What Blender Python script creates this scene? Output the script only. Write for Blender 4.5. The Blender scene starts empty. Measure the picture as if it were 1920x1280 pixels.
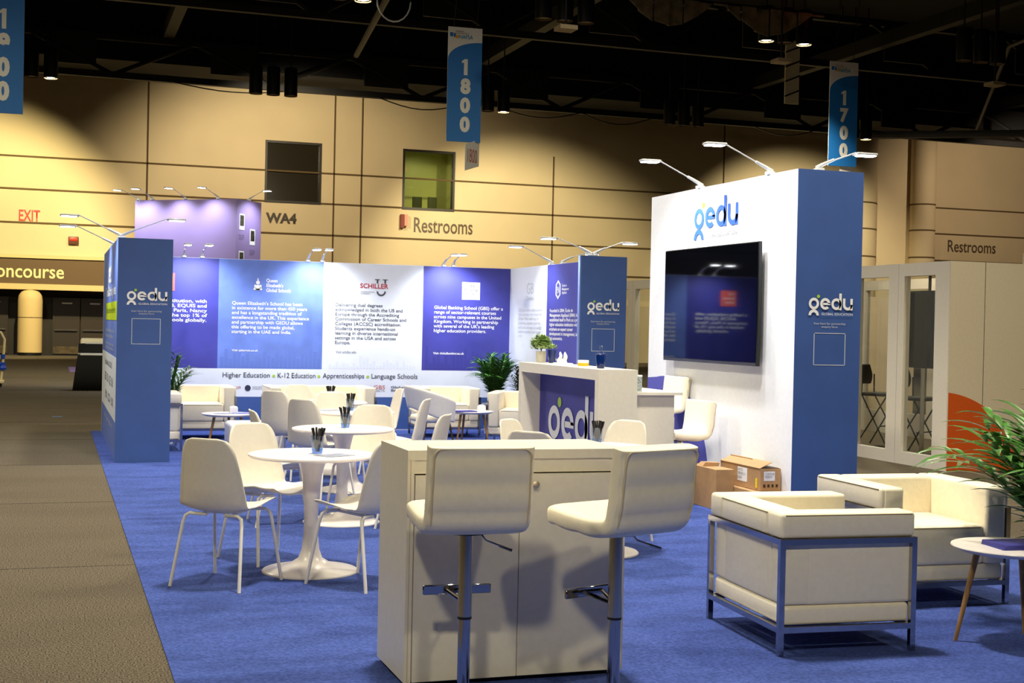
import bpy, bmesh, math, random
from mathutils import Vector, Matrix
random.seed(7)
D = bpy.data
COL = bpy.context.scene.collection
SC = bpy.context.scene
PI = math.pi

# ------------------------------------------------------------------ camera, world, exposure
F_PX, YAW, PITCH, ROLL, CAM_H = 2532.5, 0.328355, -0.011154, -0.021348, 1.57
fw = Vector((math.sin(YAW), math.cos(YAW), 0)); rt = Vector((math.cos(YAW), -math.sin(YAW), 0)); up = Vector((0, 0, 1))
f2 = fw * math.cos(PITCH) + up * math.sin(PITCH); u2 = -fw * math.sin(PITCH) + up * math.cos(PITCH)
r3 = rt * math.cos(ROLL) - u2 * math.sin(ROLL); u3 = u2 * math.cos(ROLL) + rt * math.sin(ROLL)
cd = D.cameras.new('camera'); cam = D.objects.new('camera', cd); COL.objects.link(cam)
cam.matrix_world = Matrix(((r3.x, u3.x, -f2.x, 0), (r3.y, u3.y, -f2.y, 0), (r3.z, u3.z, -f2.z, CAM_H), (0, 0, 0, 1)))
cd.sensor_width = 36; cd.lens = F_PX / 1920 * 36; cd.clip_start = 0.05; cd.clip_end = 300
SC.camera = cam
SC.view_settings.view_transform = 'Standard'; SC.view_settings.look = 'None'
SC.view_settings.gamma = 1; SC.view_settings.exposure = 0.14; SC.view_settings.use_curve_mapping = False
W = D.worlds.new('hall_world'); SC.world = W; W.use_nodes = True
W.node_tree.nodes['Background'].inputs[0].default_value = (1.0, 0.86, 0.7, 1)
W.node_tree.nodes['Background'].inputs[1].default_value = 0.035

# hall lights: rows of high downlights under the ceiling (position, aim, watts, cone degrees, colour)
WARM = (1.0, 0.91, 0.64); NEUT = (1.0, 0.94, 0.82); COOL = (0.86, 0.93, 1.0)
def spot(name, loc, aim, watts, cone, colr, parent=None, size=0.12, blend=0.6):
    l = D.lights.new(name, 'SPOT'); l.energy = watts; l.color = colr; l.spot_size = math.radians(cone); l.spot_blend = blend
    l.shadow_soft_size = size
    o = D.objects.new(name, l); COL.objects.link(o); o.location = loc
    d = Vector(aim) - Vector(loc); o.rotation_euler = d.to_track_quat('-Z', 'Y').to_euler()
    if parent: o.parent = parent
    return o
HALL = [((-3.6, -5.0, 9.6), (2.5, 6.5, 0.3), 1750, 62, WARM), ((3.2, -5.5, 9.6), (3.6, 6.0, 0.3), 950, 62, WARM),
        ((-4.5, 7.5, 9.6), (-1.5, 9, 0), 1300, 95, WARM), ((2.4, 7.5, 9.6), (2.6, 8.5, 0), 3300, 95, NEUT), ((9.5, 7.5, 9.6), (7.5, 9, 0), 2000, 95, WARM),
        ((-4.5, 21, 9.6), (-2, 23, 0), 2600, 165, WARM), ((3.5, 15.5, 9.6), (3.5, 14.5, 0), 2700, 90, NEUT), ((12.5, 20, 9.6), (12, 22, 0), 2600, 165, WARM)]
for i, (p, a, w, c, cl) in enumerate(HALL):
    spot('hall_downlight', p, a, w, c, cl, size=0.4)

# ------------------------------------------------------------------ materials
def lin(c): return tuple(((v / 255) / 12.92 if v / 255 <= .04045 else ((v / 255 + .055) / 1.055) ** 2.4) for v in c)
MATS = {}
def mat(name, rgb, rough=.5, metal=0, noise=0.0, scale=30, bump=0.0, bscale=None, spec=.5, emit=None, es=0, rgb2=None, stretch=None):
    if name in MATS: return MATS[name]
    m = D.materials.new(name); m.use_nodes = True; nt = m.node_tree; b = nt.nodes['Principled BSDF']
    c = lin(rgb); b.inputs['Base Color'].default_value = (*c, 1); b.inputs['Roughness'].default_value = rough
    b.inputs['Metallic'].default_value = metal; b.inputs['Specular IOR Level'].default_value = spec
    tc = nt.nodes.new('ShaderNodeTexCoord'); mp = nt.nodes.new('ShaderNodeMapping'); nt.links.new(tc.outputs['Object'], mp.inputs[0])
    if stretch: mp.inputs['Scale'].default_value = stretch
    n = nt.nodes.new('ShaderNodeTexNoise'); n.inputs['Scale'].default_value = scale; n.inputs['Detail'].default_value = 4
    nt.links.new(mp.outputs[0], n.inputs['Vector'])
    r = nt.nodes.new('ShaderNodeValToRGB'); k = noise if noise else .02
    c2 = lin(rgb2) if rgb2 else tuple(min(1, v * (1 + k)) for v in c)
    c1 = c if rgb2 else tuple(v * (1 - k) for v in c)
    r.color_ramp.elements[0].position = .35; r.color_ramp.elements[1].position = .65
    r.color_ramp.elements[0].color = (*c1, 1); r.color_ramp.elements[1].color = (*c2, 1)
    nt.links.new(n.outputs[0], r.inputs[0]); nt.links.new(r.outputs[0], b.inputs['Base Color'])
    if bump:
        n2 = nt.nodes.new('ShaderNodeTexNoise'); n2.inputs['Scale'].default_value = bscale or scale; n2.inputs['Detail'].default_value = 3
        nt.links.new(mp.outputs[0], n2.inputs['Vector'])
        bp = nt.nodes.new('ShaderNodeBump'); bp.inputs['Strength'].default_value = bump; bp.inputs['Distance'].default_value = .01
        nt.links.new(n2.outputs[0], bp.inputs['Height']); nt.links.new(bp.outputs[0], b.inputs['Normal'])
    if emit: b.inputs['Emission Color'].default_value = (*emit, 1); b.inputs['Emission Strength'].default_value = es
    MATS[name] = m; return m
def glassmat(name, tint, gl=.08, rough=.02):
    m = D.materials.new(name); m.use_nodes = True; nt = m.node_tree; nt.nodes.clear()
    o = nt.nodes.new('ShaderNodeOutputMaterial'); mx = nt.nodes.new('ShaderNodeMixShader'); t = nt.nodes.new('ShaderNodeBsdfTransparent')
    g = nt.nodes.new('ShaderNodeBsdfGlossy'); g.inputs['Roughness'].default_value = rough; t.inputs[0].default_value = (*tint, 1)
    f = nt.nodes.new('ShaderNodeLayerWeight'); f.inputs[0].default_value = .5; pw_ = nt.nodes.new('ShaderNodeMath'); pw_.operation = 'POWER'; pw_.inputs[1].default_value = 4.5
    nt.links.new(f.outputs['Facing'], pw_.inputs[0])
    mt = nt.nodes.new('ShaderNodeMath'); mt.operation = 'MULTIPLY_ADD'; mt.inputs[1].default_value = .55; mt.inputs[2].default_value = gl
    nt.links.new(pw_.outputs[0], mt.inputs[0]); nt.links.new(mt.outputs[0], mx.inputs[0])
    nt.links.new(t.outputs[0], mx.inputs[1]); nt.links.new(g.outputs[0], mx.inputs[2]); nt.links.new(mx.outputs[0], o.inputs[0]); return m

M_PLASTIC = mat('chair_plastic', (234, 226, 211), .42)
M_LEGW = mat('white_enamel', (240, 235, 226), .35)
M_TABLE = mat('table_lacquer', (240, 232, 228), .28)
M_LEATH = mat('cream_leather', (246, 236, 212), .42, bump=.08, bscale=60)
M_PIPE = mat('leather_piping', (214, 198, 165), .5)
M_SEAM = mat('leather_seam', (120, 105, 80), .7)
M_CHROME = mat('chrome', (172, 170, 172), .08, 1)
M_STEEL = mat('brushed_steel', (190, 185, 175), .22, 1)
M_LAM = mat('white_laminate', (236, 228, 210), .4)
M_EDGE = mat('laminate_edge', (215, 196, 160), .5)
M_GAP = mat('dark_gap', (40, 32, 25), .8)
M_WALLW = mat('white_fabric_wall', (236, 238, 246), .6)
M_BLUE = mat('tower_blue_fabric', (56, 86, 150), .6, noise=.05, scale=4)
M_LBLUE = mat('light_blue_graphic', (104, 129, 208), .5, noise=.12, scale=3)
M_INDIGO = mat('indigo_graphic', (64, 64, 156), .5, noise=.10, scale=3)
M_WGRAPH = mat('white_graphic', (228, 232, 244), .5, noise=.03, scale=3)
M_WHITEP = mat('white_print', (240, 240, 240), .5)
M_GREYP = mat('grey_print', (78, 80, 90), .5)
M_PALEP = mat('pale_grey_print', (196, 200, 208), .5)
M_DARKP = mat('dark_print', (45, 50, 75), .5)
M_REDP = mat('red_print', (180, 30, 45), .5)
M_GREENP = mat('lime_print', (165, 205, 60), .5)
M_BLUEP = mat('logo_blue_print', (62, 108, 215), .5)
M_BLACKF = mat('black_fabric', (12, 12, 14), .9)
M_BLACKM = mat('black_metal', (18, 18, 20), .4)
M_BLACKP = mat('black_plastic', (10, 10, 13), .3)
M_SCREEN = mat('tv_glass', (4, 5, 9), .035, spec=.5)
M_WOOD = mat('oak_leg', (150, 112, 66), .5, noise=.2, scale=12, stretch=(6, 6, 1))
M_CARD = mat('cardboard', (176, 138, 96), .8, noise=.06, scale=14)
M_CARDSHADE_INK = mat('cardboard_shade_and_ink', (60, 42, 26), .9)
M_PAPER = mat('paper', (238, 238, 240), .6)
M_LEAF = mat('palm_leaf', (66, 118, 42), .34, noise=.3, scale=8)
M_LEAF2 = mat('pale_leaf', (150, 176, 110), .5, noise=.3, scale=30)
M_STEM = mat('plant_stem', (110, 120, 60), .6)
M_SOIL = mat('potting_soil', (46, 34, 24), .95, noise=.3, scale=60)
M_POTW = mat('white_planter', (232, 234, 238), .4)
M_POTC = mat('stone_planter', (200, 196, 186), .7)
M_NAVY = mat('navy_glass_vase', (8, 34, 92), .12)
M_HALLW = mat('hall_wall_paint', (206, 186, 148), .75, noise=.03, scale=.6)
M_GROOVE = mat('wall_groove', (92, 72, 42), .9)
M_BRONZE = mat('bronze_frame', (34, 28, 20), .5)
M_BAND = mat('concourse_band', (96, 74, 48), .7)
M_CREAMT = mat('cream_trim', (214, 186, 132), .7)
M_DOOR = mat('dark_door', (34, 26, 20), .6)
M_CEIL = mat('black_ceiling', (7, 7, 8), .9, noise=.3, scale=.5)
M_TRUSS = mat('truss_black', (9, 8, 8), .7)
M_PIPEG = mat('ceiling_pipe', (34, 30, 27), .6)
M_LAMPB = mat('lamp_black', (12, 12, 13), .5)
M_ARM = mat('lamp_silver', (215, 218, 222), .3, .3)
M_LEDON = mat('led_lit', (255, 255, 255), .5, emit=(.93, .97, 1.0), es=26)
M_LEDDIM = mat('led_edge_lit', (255, 255, 255), .5, emit=(1, .97, .9), es=3)
M_BULB = mat('downlight_lit', (255, 240, 210), .5, emit=(1, .86, .62), es=14)
M_BULBOFF = mat('downlight_off', (150, 130, 100), .5)
M_PURPLE = mat('purple_fabric', (142, 122, 176), .6, noise=.04, scale=1)
M_BANNER = mat('banner_blue', (24, 116, 205), .6)
M_BANW = mat('banner_white', (238, 234, 234), .6)
M_ORANGE = mat('orange_graphic', (206, 84, 18), .6)
M_FRAMEW = mat('frame_white', (220, 212, 200), .5)
M_CREAMW = mat('cream_panel', (214, 200, 180), .6)
M_GLASS = glassmat('clear_glass', (.93, .95, .95), .03)
M_TUMB = glassmat('tumbler_glass', (.82, .88, .96), .1)
M_TUMBB = glassmat('blue_tumbler_base', (.35, .6, .95), .15, .2)
M_WINDARK = mat('dark_window', (38, 34, 24), .15)
M_SILVERPRINT = mat('silver_print', (150, 160, 160), .4, noise=.6, scale=90)
M_SCOOT = mat('scooter_cream', (222, 205, 160), .5)
M_BLUEPL = mat('blue_plastic', (20, 70, 190), .4)

# floors ----------------------------------------------------------------
def carpet_mat(name, a, b, c, s1, s2, ripple):
    m = D.materials.new(name); m.use_nodes = True; nt = m.node_tree; p = nt.nodes['Principled BSDF']; N = nt.nodes.new; L = nt.links.new
    p.inputs['Roughness'].default_value = .95; p.inputs['Specular IOR Level'].default_value = .1
    tc = N('ShaderNodeTexCoord'); n1 = N('ShaderNodeTexNoise'); n1.inputs['Scale'].default_value = s1; n1.inputs['Detail'].default_value = 3
    n2 = N('ShaderNodeTexNoise'); n2.inputs['Scale'].default_value = s2; n2.inputs['Detail'].default_value = 5
    mp = N('ShaderNodeMapping'); mp.inputs['Scale'].default_value = (1, 2.6, 1); L(tc.outputs['Object'], mp.inputs[0])
    L(tc.outputs['Object'], n1.inputs['Vector']); L(mp.outputs[0], n2.inputs['Vector'])
    r = N('ShaderNodeValToRGB'); r.color_ramp.elements[0].position = .38; r.color_ramp.elements[1].position = .62
    r.color_ramp.elements[0].color = (*lin(a), 1); r.color_ramp.elements[1].color = (*lin(b), 1)
    mx = N('ShaderNodeMix'); mx.data_type = 'RGBA'; mx.blend_type = 'MULTIPLY'
    r2 = N('ShaderNodeValToRGB'); r2.color_ramp.elements[0].position = .36; r2.color_ramp.elements[1].position = .56
    r2.color_ramp.elements[0].color = (*[c] * 3, 1); r2.color_ramp.elements[1].color = (1, 1, 1, 1)
    L(n1.outputs[0], r.inputs[0]); L(n2.outputs[0], r2.inputs[0]); L(r.outputs[0], mx.inputs[6]); L(r2.outputs[0], mx.inputs[7]); mx.inputs[0].default_value = 1
    L(mx.outputs[2], p.inputs['Base Color'])
    bp = N('ShaderNodeBump'); bp.inputs['Strength'].default_value = ripple; bp.inputs['Distance'].default_value = .01
    L(n1.outputs[0], bp.inputs['Height']); L(bp.outputs[0], p.inputs['Normal']); return m
M_FLOOR = carpet_mat('hall_carpet', (42, 38, 32), (124, 112, 95), .9, 120, .55, .6)
M_CARPET = carpet_mat('blue_carpet', (56, 73, 134), (74, 92, 164), .74, 60, 1.6, .35)

# ------------------------------------------------------------------ mesh helpers
class MB:
    def __init__(s): s.bm = bmesh.new()
    def box(s, x0, x1, y0, y1, z0, z1, bev=0, seg=2):
        r = bmesh.ops.create_cube(s.bm, size=1)['verts']
        for v in r: v.co = Vector(((x0 + x1) / 2 + v.co.x * (x1 - x0), (y0 + y1) / 2 + v.co.y * (y1 - y0), (z0 + z1) / 2 + v.co.z * (z1 - z0)))
        if bev:
            es = list({e for v in r for e in v.link_edges})
            bmesh.ops.bevel(s.bm, geom=es, offset=bev, segments=seg, profile=.5, affect='EDGES')
        return s
    def tube(s, pts, r, n=10, caps=True, r2=None):
        pts = [Vector(p) for p in pts]; rings = []; m = len(pts)
        for i, p in enumerate(pts):
            t = (pts[min(i + 1, m - 1)] - pts[max(i - 1, 0)]).normalized()
            a = Vector((0, 0, 1)) if abs(t.z) < .9 else Vector((1, 0, 0))
            if i == 0: x = t.cross(a).normalized()
            else: x = (px - t * px.dot(t)).normalized()
            px = x; y = t.cross(x)
            rr = r if r2 is None else r + (r2 - r) * i / (m - 1)
            rings.append([s.bm.verts.new(p + (x * math.cos(2 * PI * k / n) + y * math.sin(2 * PI * k / n)) * rr) for k in range(n)])
        for a, b in zip(rings, rings[1:]):
            for k in range(n): s.bm.faces.new((a[k], a[(k + 1) % n], b[(k + 1) % n], b[k]))
        if caps: s.bm.faces.new(rings[0][::-1]); s.bm.faces.new(rings[-1])
        return s
    def lathe(s, prof, n=32, cx=0, cy=0, cap=True):
        rings = []
        for r, z in prof:
            if r < 1e-5: rings.append([s.bm.verts.new((cx, cy, z))])
            else: rings.append([s.bm.verts.new((cx + r * math.cos(2 * PI * k / n), cy + r * math.sin(2 * PI * k / n), z)) for k in range(n)])
        for a, b in zip(rings, rings[1:]):
            for k in range(n):
                f = [a[k % len(a)], a[(k + 1) % len(a)], b[(k + 1) % len(b)], b[k % len(b)]]
                u = []
                for v in f:
                    if v not in u: u.append(v)
                if len(u) > 2: s.bm.faces.new(u)
        if cap:
            for rg in (rings[0], rings[-1]):
                if len(rg) > 2:
                    try: s.bm.faces.new(rg)
                    except Exception: pass
        return s
    def prism(s, poly, O, u, v, th):
        O, u, v = Vector(O), Vector(u), Vector(v); n = u.cross(v)
        a = [s.bm.verts.new(O + u * x + v * y) for x, y in poly]; b = [s.bm.verts.new(O + u * x + v * y + n * th) for x, y in poly]
        m = len(poly); s.bm.faces.new(b); s.bm.faces.new(a[::-1])
        for k in range(m): s.bm.faces.new((a[k], a[(k + 1) % m], b[(k + 1) % m], b[k]))
        return s
    def strip(s, inner, outer, O, u, v, th, close=False):
        O, u, v = Vector(O), Vector(u), Vector(v); n = u.cross(v); P = lambda p, h: s.bm.verts.new(O + u * p[0] + v * p[1] + n * h)
        q = [(P(a, 0), P(b, 0), P(a, th), P(b, th)) for a, b in zip(inner, outer)]
        prs = list(zip(q, q[1:])) + ([(q[-1], q[0])] if close else [])
        for A, B in prs:
            s.bm.faces.new((A[2], B[2], B[3], A[3])); s.bm.faces.new((A[0], A[1], B[1], B[0]))
            s.bm.faces.new((A[0], B[0], B[2], A[2])); s.bm.faces.new((A[1], A[3], B[3], B[1]))
        if not close:
            for A in (q[0], q[-1]): s.bm.faces.new((A[0], A[1], A[3], A[2]))
        return s
    def build(s, name, m, parent=None, smooth=40):
        bmesh.ops.recalc_face_normals(s.bm, faces=s.bm.faces)
        me = D.meshes.new(name); s.bm.to_mesh(me); s.bm.free(); me.materials.append(m)
        if smooth:
            for p in me.polygons: p.use_smooth = True
            me.set_sharp_from_angle(angle=math.radians(smooth))
        o = D.objects.new(name, me); COL.objects.link(o)
        if parent: o.parent = parent
        return o
def thing(name, label, cat, loc=(0, 0, 0), rz=0, group=None):
    o = D.objects.new(name, None); COL.objects.link(o); o.location = loc; o.rotation_euler = (0, 0, rz); o.empty_display_size = .1
    o['label'] = label; o['category'] = cat
    if group: o['group'] = group
    return o
def tag(o, label, cat, group=None, kind=None):
    o['label'] = label; o['category'] = cat
    if group: o['group'] = group
    if kind: o['kind'] = kind
    return o
def struct(o): o['kind'] = 'structure'; return o
def dup(root, loc, rz, label=None, group=None, tilt=None):
    r = root.copy(); COL.objects.link(r); r.location = loc; r.rotation_euler = (tilt[0], tilt[1], rz) if tilt else (0, 0, rz)
    if label: r['label'] = label
    if group: r['group'] = group
    for ch in list(root.children):
        c = ch.copy(); COL.objects.link(c); c.parent = r
        for g in list(ch.children):
            d = g.copy(); COL.objects.link(d); d.parent = c
    return r
XP, XN, YP, ZP = (1, 0, 0), (-1, 0, 0), (0, 1, 0), (0, 0, 1)
UY = (0, -1, 0)   # text direction on faces that look toward -X
def text(name, body, O, u, v, width, m, parent, size=.1, bold=0.0, line=1.0, align='LEFT', height=None, th=.0015, spacing=1.0):
    """lettering on a plane: O is the top left corner, u and v the plane's axes"""
    cu = D.curves.new('lettering_curve', 'FONT'); cu.body = body; cu.size = 1; cu.offset = bold; cu.space_line = line; cu.align_x = align
    cu.space_character = spacing; cu.resolution_u = 3; cu.fill_mode = 'FRONT'
    t = D.objects.new('lettering_tmp', cu); COL.objects.link(t)
    bpy.context.view_layer.update()
    me = D.meshes.new_from_object(t.evaluated_get(bpy.context.evaluated_depsgraph_get()))
    D.objects.remove(t); D.curves.remove(cu)
    xs = [q.co.x for q in me.vertices]; ys = [q.co.y for q in me.vertices]
    x0, x1, y1, y0 = min(xs), max(xs), max(ys), min(ys)
    sx = width / (x1 - x0) if width else size; sy = height / (y1 - y0) if height else (sx if width else size)
    O, u, v = Vector(O), Vector(u), Vector(v); n = u.cross(v)
    for q in me.vertices:
        a, b = (q.co.x - x0) * sx, (q.co.y - y1) * sy
        q.co = O + u * a + v * b + n * (.002 + th)
    me.materials.clear(); me.materials.append(m); me.name = name
    o = D.objects.new(name, me); COL.objects.link(o)
    if parent: o.parent = parent
    return o
def arc(cx, cy, r, a0, a1, n=20): return [(cx + r * math.cos(math.radians(a0 + (a1 - a0) * k / n)), cy + r * math.sin(math.radians(a0 + (a1 - a0) * k / n))) for k in range(n + 1)]
def logo(O, u, v, w, h, m, parent, m2=None, msub=None):
    """round-letter word mark: ring-headed figure, e, d, u. O = top left of its box, w x h its size"""
    O, u, v = Vector(O), Vector(u), Vector(v); n = u.cross(v); m2 = m2 or M_GREENP
    U = u * (w / 4.35); V = v * (h / 1.92); B = O - v * h + n * .003
    mb = MB(); K = n * .003
    def st(a, b, c=False):
        P = lambda p: mb.bm.verts.new(B + U * p[0] + V * p[1] + K)
        q = [(P(x), P(y)) for x, y in zip(a, b)]
        for A, C in list(zip(q, q[1:])) + ([(q[-1], q[0])] if c else []): mb.bm.faces.new((A[0], C[0], C[1], A[1]))
    ring = lambda cx: st(arc(cx, 1.0, .27, 0, 360, 28)[:-1], arc(cx, 1.0, .50, 0, 360, 28)[:-1], True)
    ring(.5); st(arc(.5, .0, .26, 180, 0), arc(.5, .0, .51, 180, 0))
    st(arc(1.62, 1.0, .26, -48, -360), arc(1.62, 1.0, .50, -42, -360)); st([(1.4, .91), (2.12, .91)], [(1.4, 1.09), (2.12, 1.09)])
    ring(2.72); st([(2.99, .5), (2.99, 1.92)], [(3.24, .5), (3.24, 1.92)])
    st(arc(3.86, .98, .25, 180, 360), arc(3.86, .98, .49, 180, 360)); st([(3.37, .98), (3.37, 1.5)], [(3.61, .98), (3.61, 1.5)]); st([(4.11, .5), (4.11, 1.5)], [(4.35, .5), (4.35, 1.5)])
    o = mb.build('logo', m, parent, 0)
    mb = MB(); vs = [mb.bm.verts.new(B + U * a + V * b + K) for a, b in arc(.93, 1.62, .15, 0, 360, 20)[:-1]]; mb.bm.faces.new(vs)
    mb.build('logo_dot', m2, parent, 0)
    text('lettering', 'GLOBAL EDUCATION', B + U * 1.25 + V * .24 + K, u, v, 3.1 * w / 4.35, msub or m, parent, height=.2 * h / 1.92)
    return o

# ------------------------------------------------------------------ hall shell
struct(MB().box(-30, 75, -14, 57.5, -.1, 0).build('floor', M_FLOOR, None, 0))
wb = MB()
WY = 57.5
# back wall with the concourse opening (X<6, z<2.6) and the two window openings
for x0, x1, z0, z1 in ((-30, 6.0, 2.63, 15), (6, 8.4, 0, 15), (8.4, 10.8, 0, 6.6), (8.4, 10.8, 9.22, 15), (10.8, 14.38, 0, 15), (14.38, 16.75, 0, 6.58), (14.38, 16.75, 9.22, 15), (16.75, 75, 0, 15)):
    wb.box(x0, x1, WY, WY + .5, z0, z1)
struct(wb.build('wall_back', M_HALLW, None, 0))
struct(MB().box(-30.4, -30, -14, 58, 0, 15).build('wall_left', M_HALLW, None, 0))
struct(MB().box(75, 75.4, -14, 58, 0, 15).build('wall_right', M_HALLW, None, 0))
struct(MB().box(-30, 75, -14.4, -14, 0, 15).build('wall_front', M_HALLW, None, 0))
struct(MB().box(-30, 75, -14, 58, 15, 15.3).build('ceiling', M_CEIL, None, 0))
struct(MB().box(-30, 75, 53.5, 57.5, 11.35, 15).build('trim_7', M_CEIL, None, 0))
g = MB()
for z in (6.65, 5.31, 3.98, 7.95):
    g.box(-30, 38.4, WY - .03, WY + .02, z - .035, z + .035); g.box(41.3, 75, WY - .03, WY + .02, z + .0, z + .07)
for x, z0, z1 in ((3.6, 4, 11.5), (11.35, 0, 12), (12.55, 0, 12), (21.4, 3, 9.3), (-9, 4, 12), (30, 3, 12), (50, 3, 12)): g.box(x - .03, x + .03, WY - .03, WY + .02, z0, z1)
struct(g.build('trim_1', M_GROOVE, None, 0))
struct(MB().box(-30, 6, WY - .25, WY, 2.85, 3.88).build('trim_2', M_BAND, None, 0))
struct(MB().box(-30, 6.1, WY - .32, WY, 3.88, 4.0).box(-30, 6.1, WY - .32, WY, 2.63, 2.86).build('trim_3', M_CREAMT, None, 0))
g = MB()
for yy in (5.83, 8.9, 12.0, 15.1, 18.2, 21.2, 24.3, 30.4, 36.6): g.box(-30, .52, yy, yy + .008, 0, .0015)
for xx in (-2.53, -5.6): g.box(xx, xx + .008, 0, 57, 0, .0015)
struct(g.build('trim_8', M_GAP, None, 0))
# rounded pilasters right of the tall tower
c = MB().lathe([(1.3, 0), (1.3, 15)], 40, 37.3, WY + .55); struct(c.build('trim_4', M_HALLW, None, 60))
c = MB().lathe([(.62, 0), (.62, 15)], 32, 40.9, WY - .35); struct(c.build('trim_5', M_HALLW, None, 60))
g = MB()
for z in (6.72, 5.38, 8.0): g.lathe([(.635, z), (.635, z + .07)], 32, 40.9, WY - .35); g.lathe([(1.315, z - .05), (1.315, z + .02)], 40, 37.3, WY + .55)
struct(g.build('trim_6', M_GROOVE, None, 60))
# concourse doors behind the opening
struct(MB().box(-30, 6, WY + 1.2, WY + 1.3, 0, 2.7).build('wall_recess', M_DOOR, None, 0))
nd = 0
for x0 in (-3.85, -2.75, .02, 1.12, 2.45, 3.55):
    nd += 1
    d = struct(MB().box(x0, x0 + 1.06, WY + 1.02, WY + 1.1, .03, 2.35).build('door_%d' % nd, mat('door_leaf', (44, 34, 26), .5), None, 0))
    MB().box(x0 + .08, x0 + .96, WY + .93, WY + .97, 1.0, 1.06).build('push_bar', M_STEEL, d, 0)
    MB().box(x0 + .04, x0 + 1.02, WY + 1.0, WY + 1.02, .05, .35).build('kick_plate', mat('kick_plate', (96, 82, 62), .45, .5, noise=.3, scale=5), d, 0)
    MB().box(x0 + .35, x0 + .75, WY + .98, WY + 1.02, 2.1, 2.16).build('door_closer', M_STEEL, d, 0)
for cx, lab in ((-.84, 'round cream column left of the dark concourse doors'),):
    t = thing('column', lab, 'column', (cx, WY - .1, 0))
    MB().lathe([(.47, .12), (.47, 1.5)], 36).build('lower_drum', M_CREAMT, t); MB().lathe([(.47, 1.53), (.47, 2.2), (.44, 2.4), (.34, 2.55), (.2, 2.62)], 36).build('upper_drum', M_CREAMT, t)
    MB().lathe([(.46, 0), (.46, .12)], 36).build('base', M_BLACKM, t); MB().lathe([(.462, 1.5), (.462, 1.53)], 36).build('joint_ring', M_GROOVE, t)
# windows up on the wall
for i, (x0, x1, z0, z1, m) in enumerate(((8.4, 10.8, 6.6, 9.22, None), (14.38, 16.75, 6.58, 9.22, 1))):
    f = MB()
    for a, b, c_, d_ in ((x0, x0 + .09, z0, z1), (x1 - .09, x1, z0, z1), (x0 + .09, x1 - .09, z0, z0 + .1), (x0 + .09, x1 - .09, z1 - .1, z1)): f.box(a, b, WY - .04, WY + .3, c_, d_)
    w = struct(f.build('window_%d' % (i + 1), M_BRONZE, None, 0))
    MB().box(x0 + .09, x1 - .09, WY + .1, WY + .12, z0 + .1, z1 - .1).build('pane', M_WINDARK if not m else glassmat('office_pane', (.85, .88, .72), .05), w, 0)
# lit office behind the second window
for nm, q in (('back', (13.8, 17.3, WY + 3.2, WY + 3.3, 6.2, 9.6)), ('left', (13.7, 13.8, WY + .5, WY + 3.2, 6.3, 9.5)), ('right', (17.3, 17.4, WY + .5, WY + 3.2, 6.3, 9.5)), ('floor', (13.8, 17.3, WY + .5, WY + 3.2, 6.2, 6.3)), ('ceiling', (13.8, 17.3, WY + .5, WY + 3.2, 9.5, 9.6))):
    struct(MB().box(*q).build('wall_office_' + nm if nm in ('back', 'left', 'right') else nm + '_office', mat('office_wall', (190, 190, 140), .8), None, 0))
spot('office_ceiling_light', (15.5, WY + 1.6, 9.45), (15.6, WY + 2.2, 6), 90, 160, (1, .93, .66))
t = thing('office_chair', 'grey chair seen left behind the lit office window', 'chair', (15.45, WY + 1.5, 6.3)); MB().box(-.22, .22, -.05, .05, .45, 1.0, .03).build('backrest', mat('office_grey', (70, 72, 62), .7), t); MB().box(-.22, .22, -.5, -.02, .38, .45, .02).build('seat', mat('office_grey', (0, 0, 0)), t); MB().tube([(0, -.25, 0), (0, -.25, .4)], .03).build('pedestal', M_BLACKM, t)
dup(t, (16.1, WY + 1.3, 6.3), .1, 'grey chair seen right behind the lit office window')
# wall lettering
def walltext(name, s, x0, x1, z1, z0, m, lab, th=.05, bold=0.0):
    o = text(name, s, (x0, WY - .01, z1), XP, ZP, x1 - x0, m, None, height=z1 - z0, bold=bold); tag(o, lab, 'wall lettering'); return o
M_SIGNR = mat('sign_red', (178, 18, 12), .5); M_SIGNB = mat('sign_bronze', (84, 66, 44), .5); M_SIGNC = mat('sign_cream', (236, 218, 160), .6)
walltext('exit_lettering', 'EXIT', -1.33, -.53, 5.82, 5.36, M_SIGNR, 'red EXIT lettering high on the yellow lit hall wall', bold=.02)
walltext('room_lettering', 'WA4', 8.47, 9.78, 6.17, 5.72, mat('sign_dark', (58, 46, 34), .5), 'dark bronze WA4 lettering under the dark wall window', bold=.045)
walltext('restroom_lettering', 'Restrooms', 14.93, 17.62, 6.26, 5.60, M_SIGNB, 'bronze Restrooms lettering under the lit office window', bold=.012)
walltext('restroom_lettering', 'Restrooms', 42.7, 45.6, 6.40, 5.80, M_SIGNB, 'bronze Restrooms lettering at far right above the glass booth', bold=.01)
o = text('concourse_lettering', 'Concourse', (-2.62, WY - .26, 3.65), XP, ZP, 3.04, M_SIGNC, None, height=.56, bold=.012); tag(o, 'cream Concourse lettering on the brown band above the doors', 'wall lettering')
t = thing('fire_alarm', 'small red fire alarm strobe on the wall below EXIT lettering', 'alarm', (.76, WY - .02, 4.66)); MB().box(-.2, .2, -.1, 0, -.16, .16, .02).build('housing', mat('alarm_housing', (90, 50, 30), .5), t); MB().box(-.15, .15, -.13, -.1, -.02, .12, .01).build('lens', mat('alarm_red', (220, 50, 20), .4), t)
t = thing('restroom_sign', 'small red and white two-sided restroom flag sign beside Restrooms lettering', 'sign', (14.45, WY, 6.05)); MB().prism([(0, -.3), (.15, -.28), (.15, .3), (0, .3)], (-.15, -.02, 0), XP, ZP, .2).build('red_face', mat('flag_red', (120, 40, 26), .6), t, 0); MB().box(.0, .14, -.24, -.02, -.2, .3).build('white_face', mat('sign_rose', (200, 130, 110), .5), t, 0)

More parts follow.
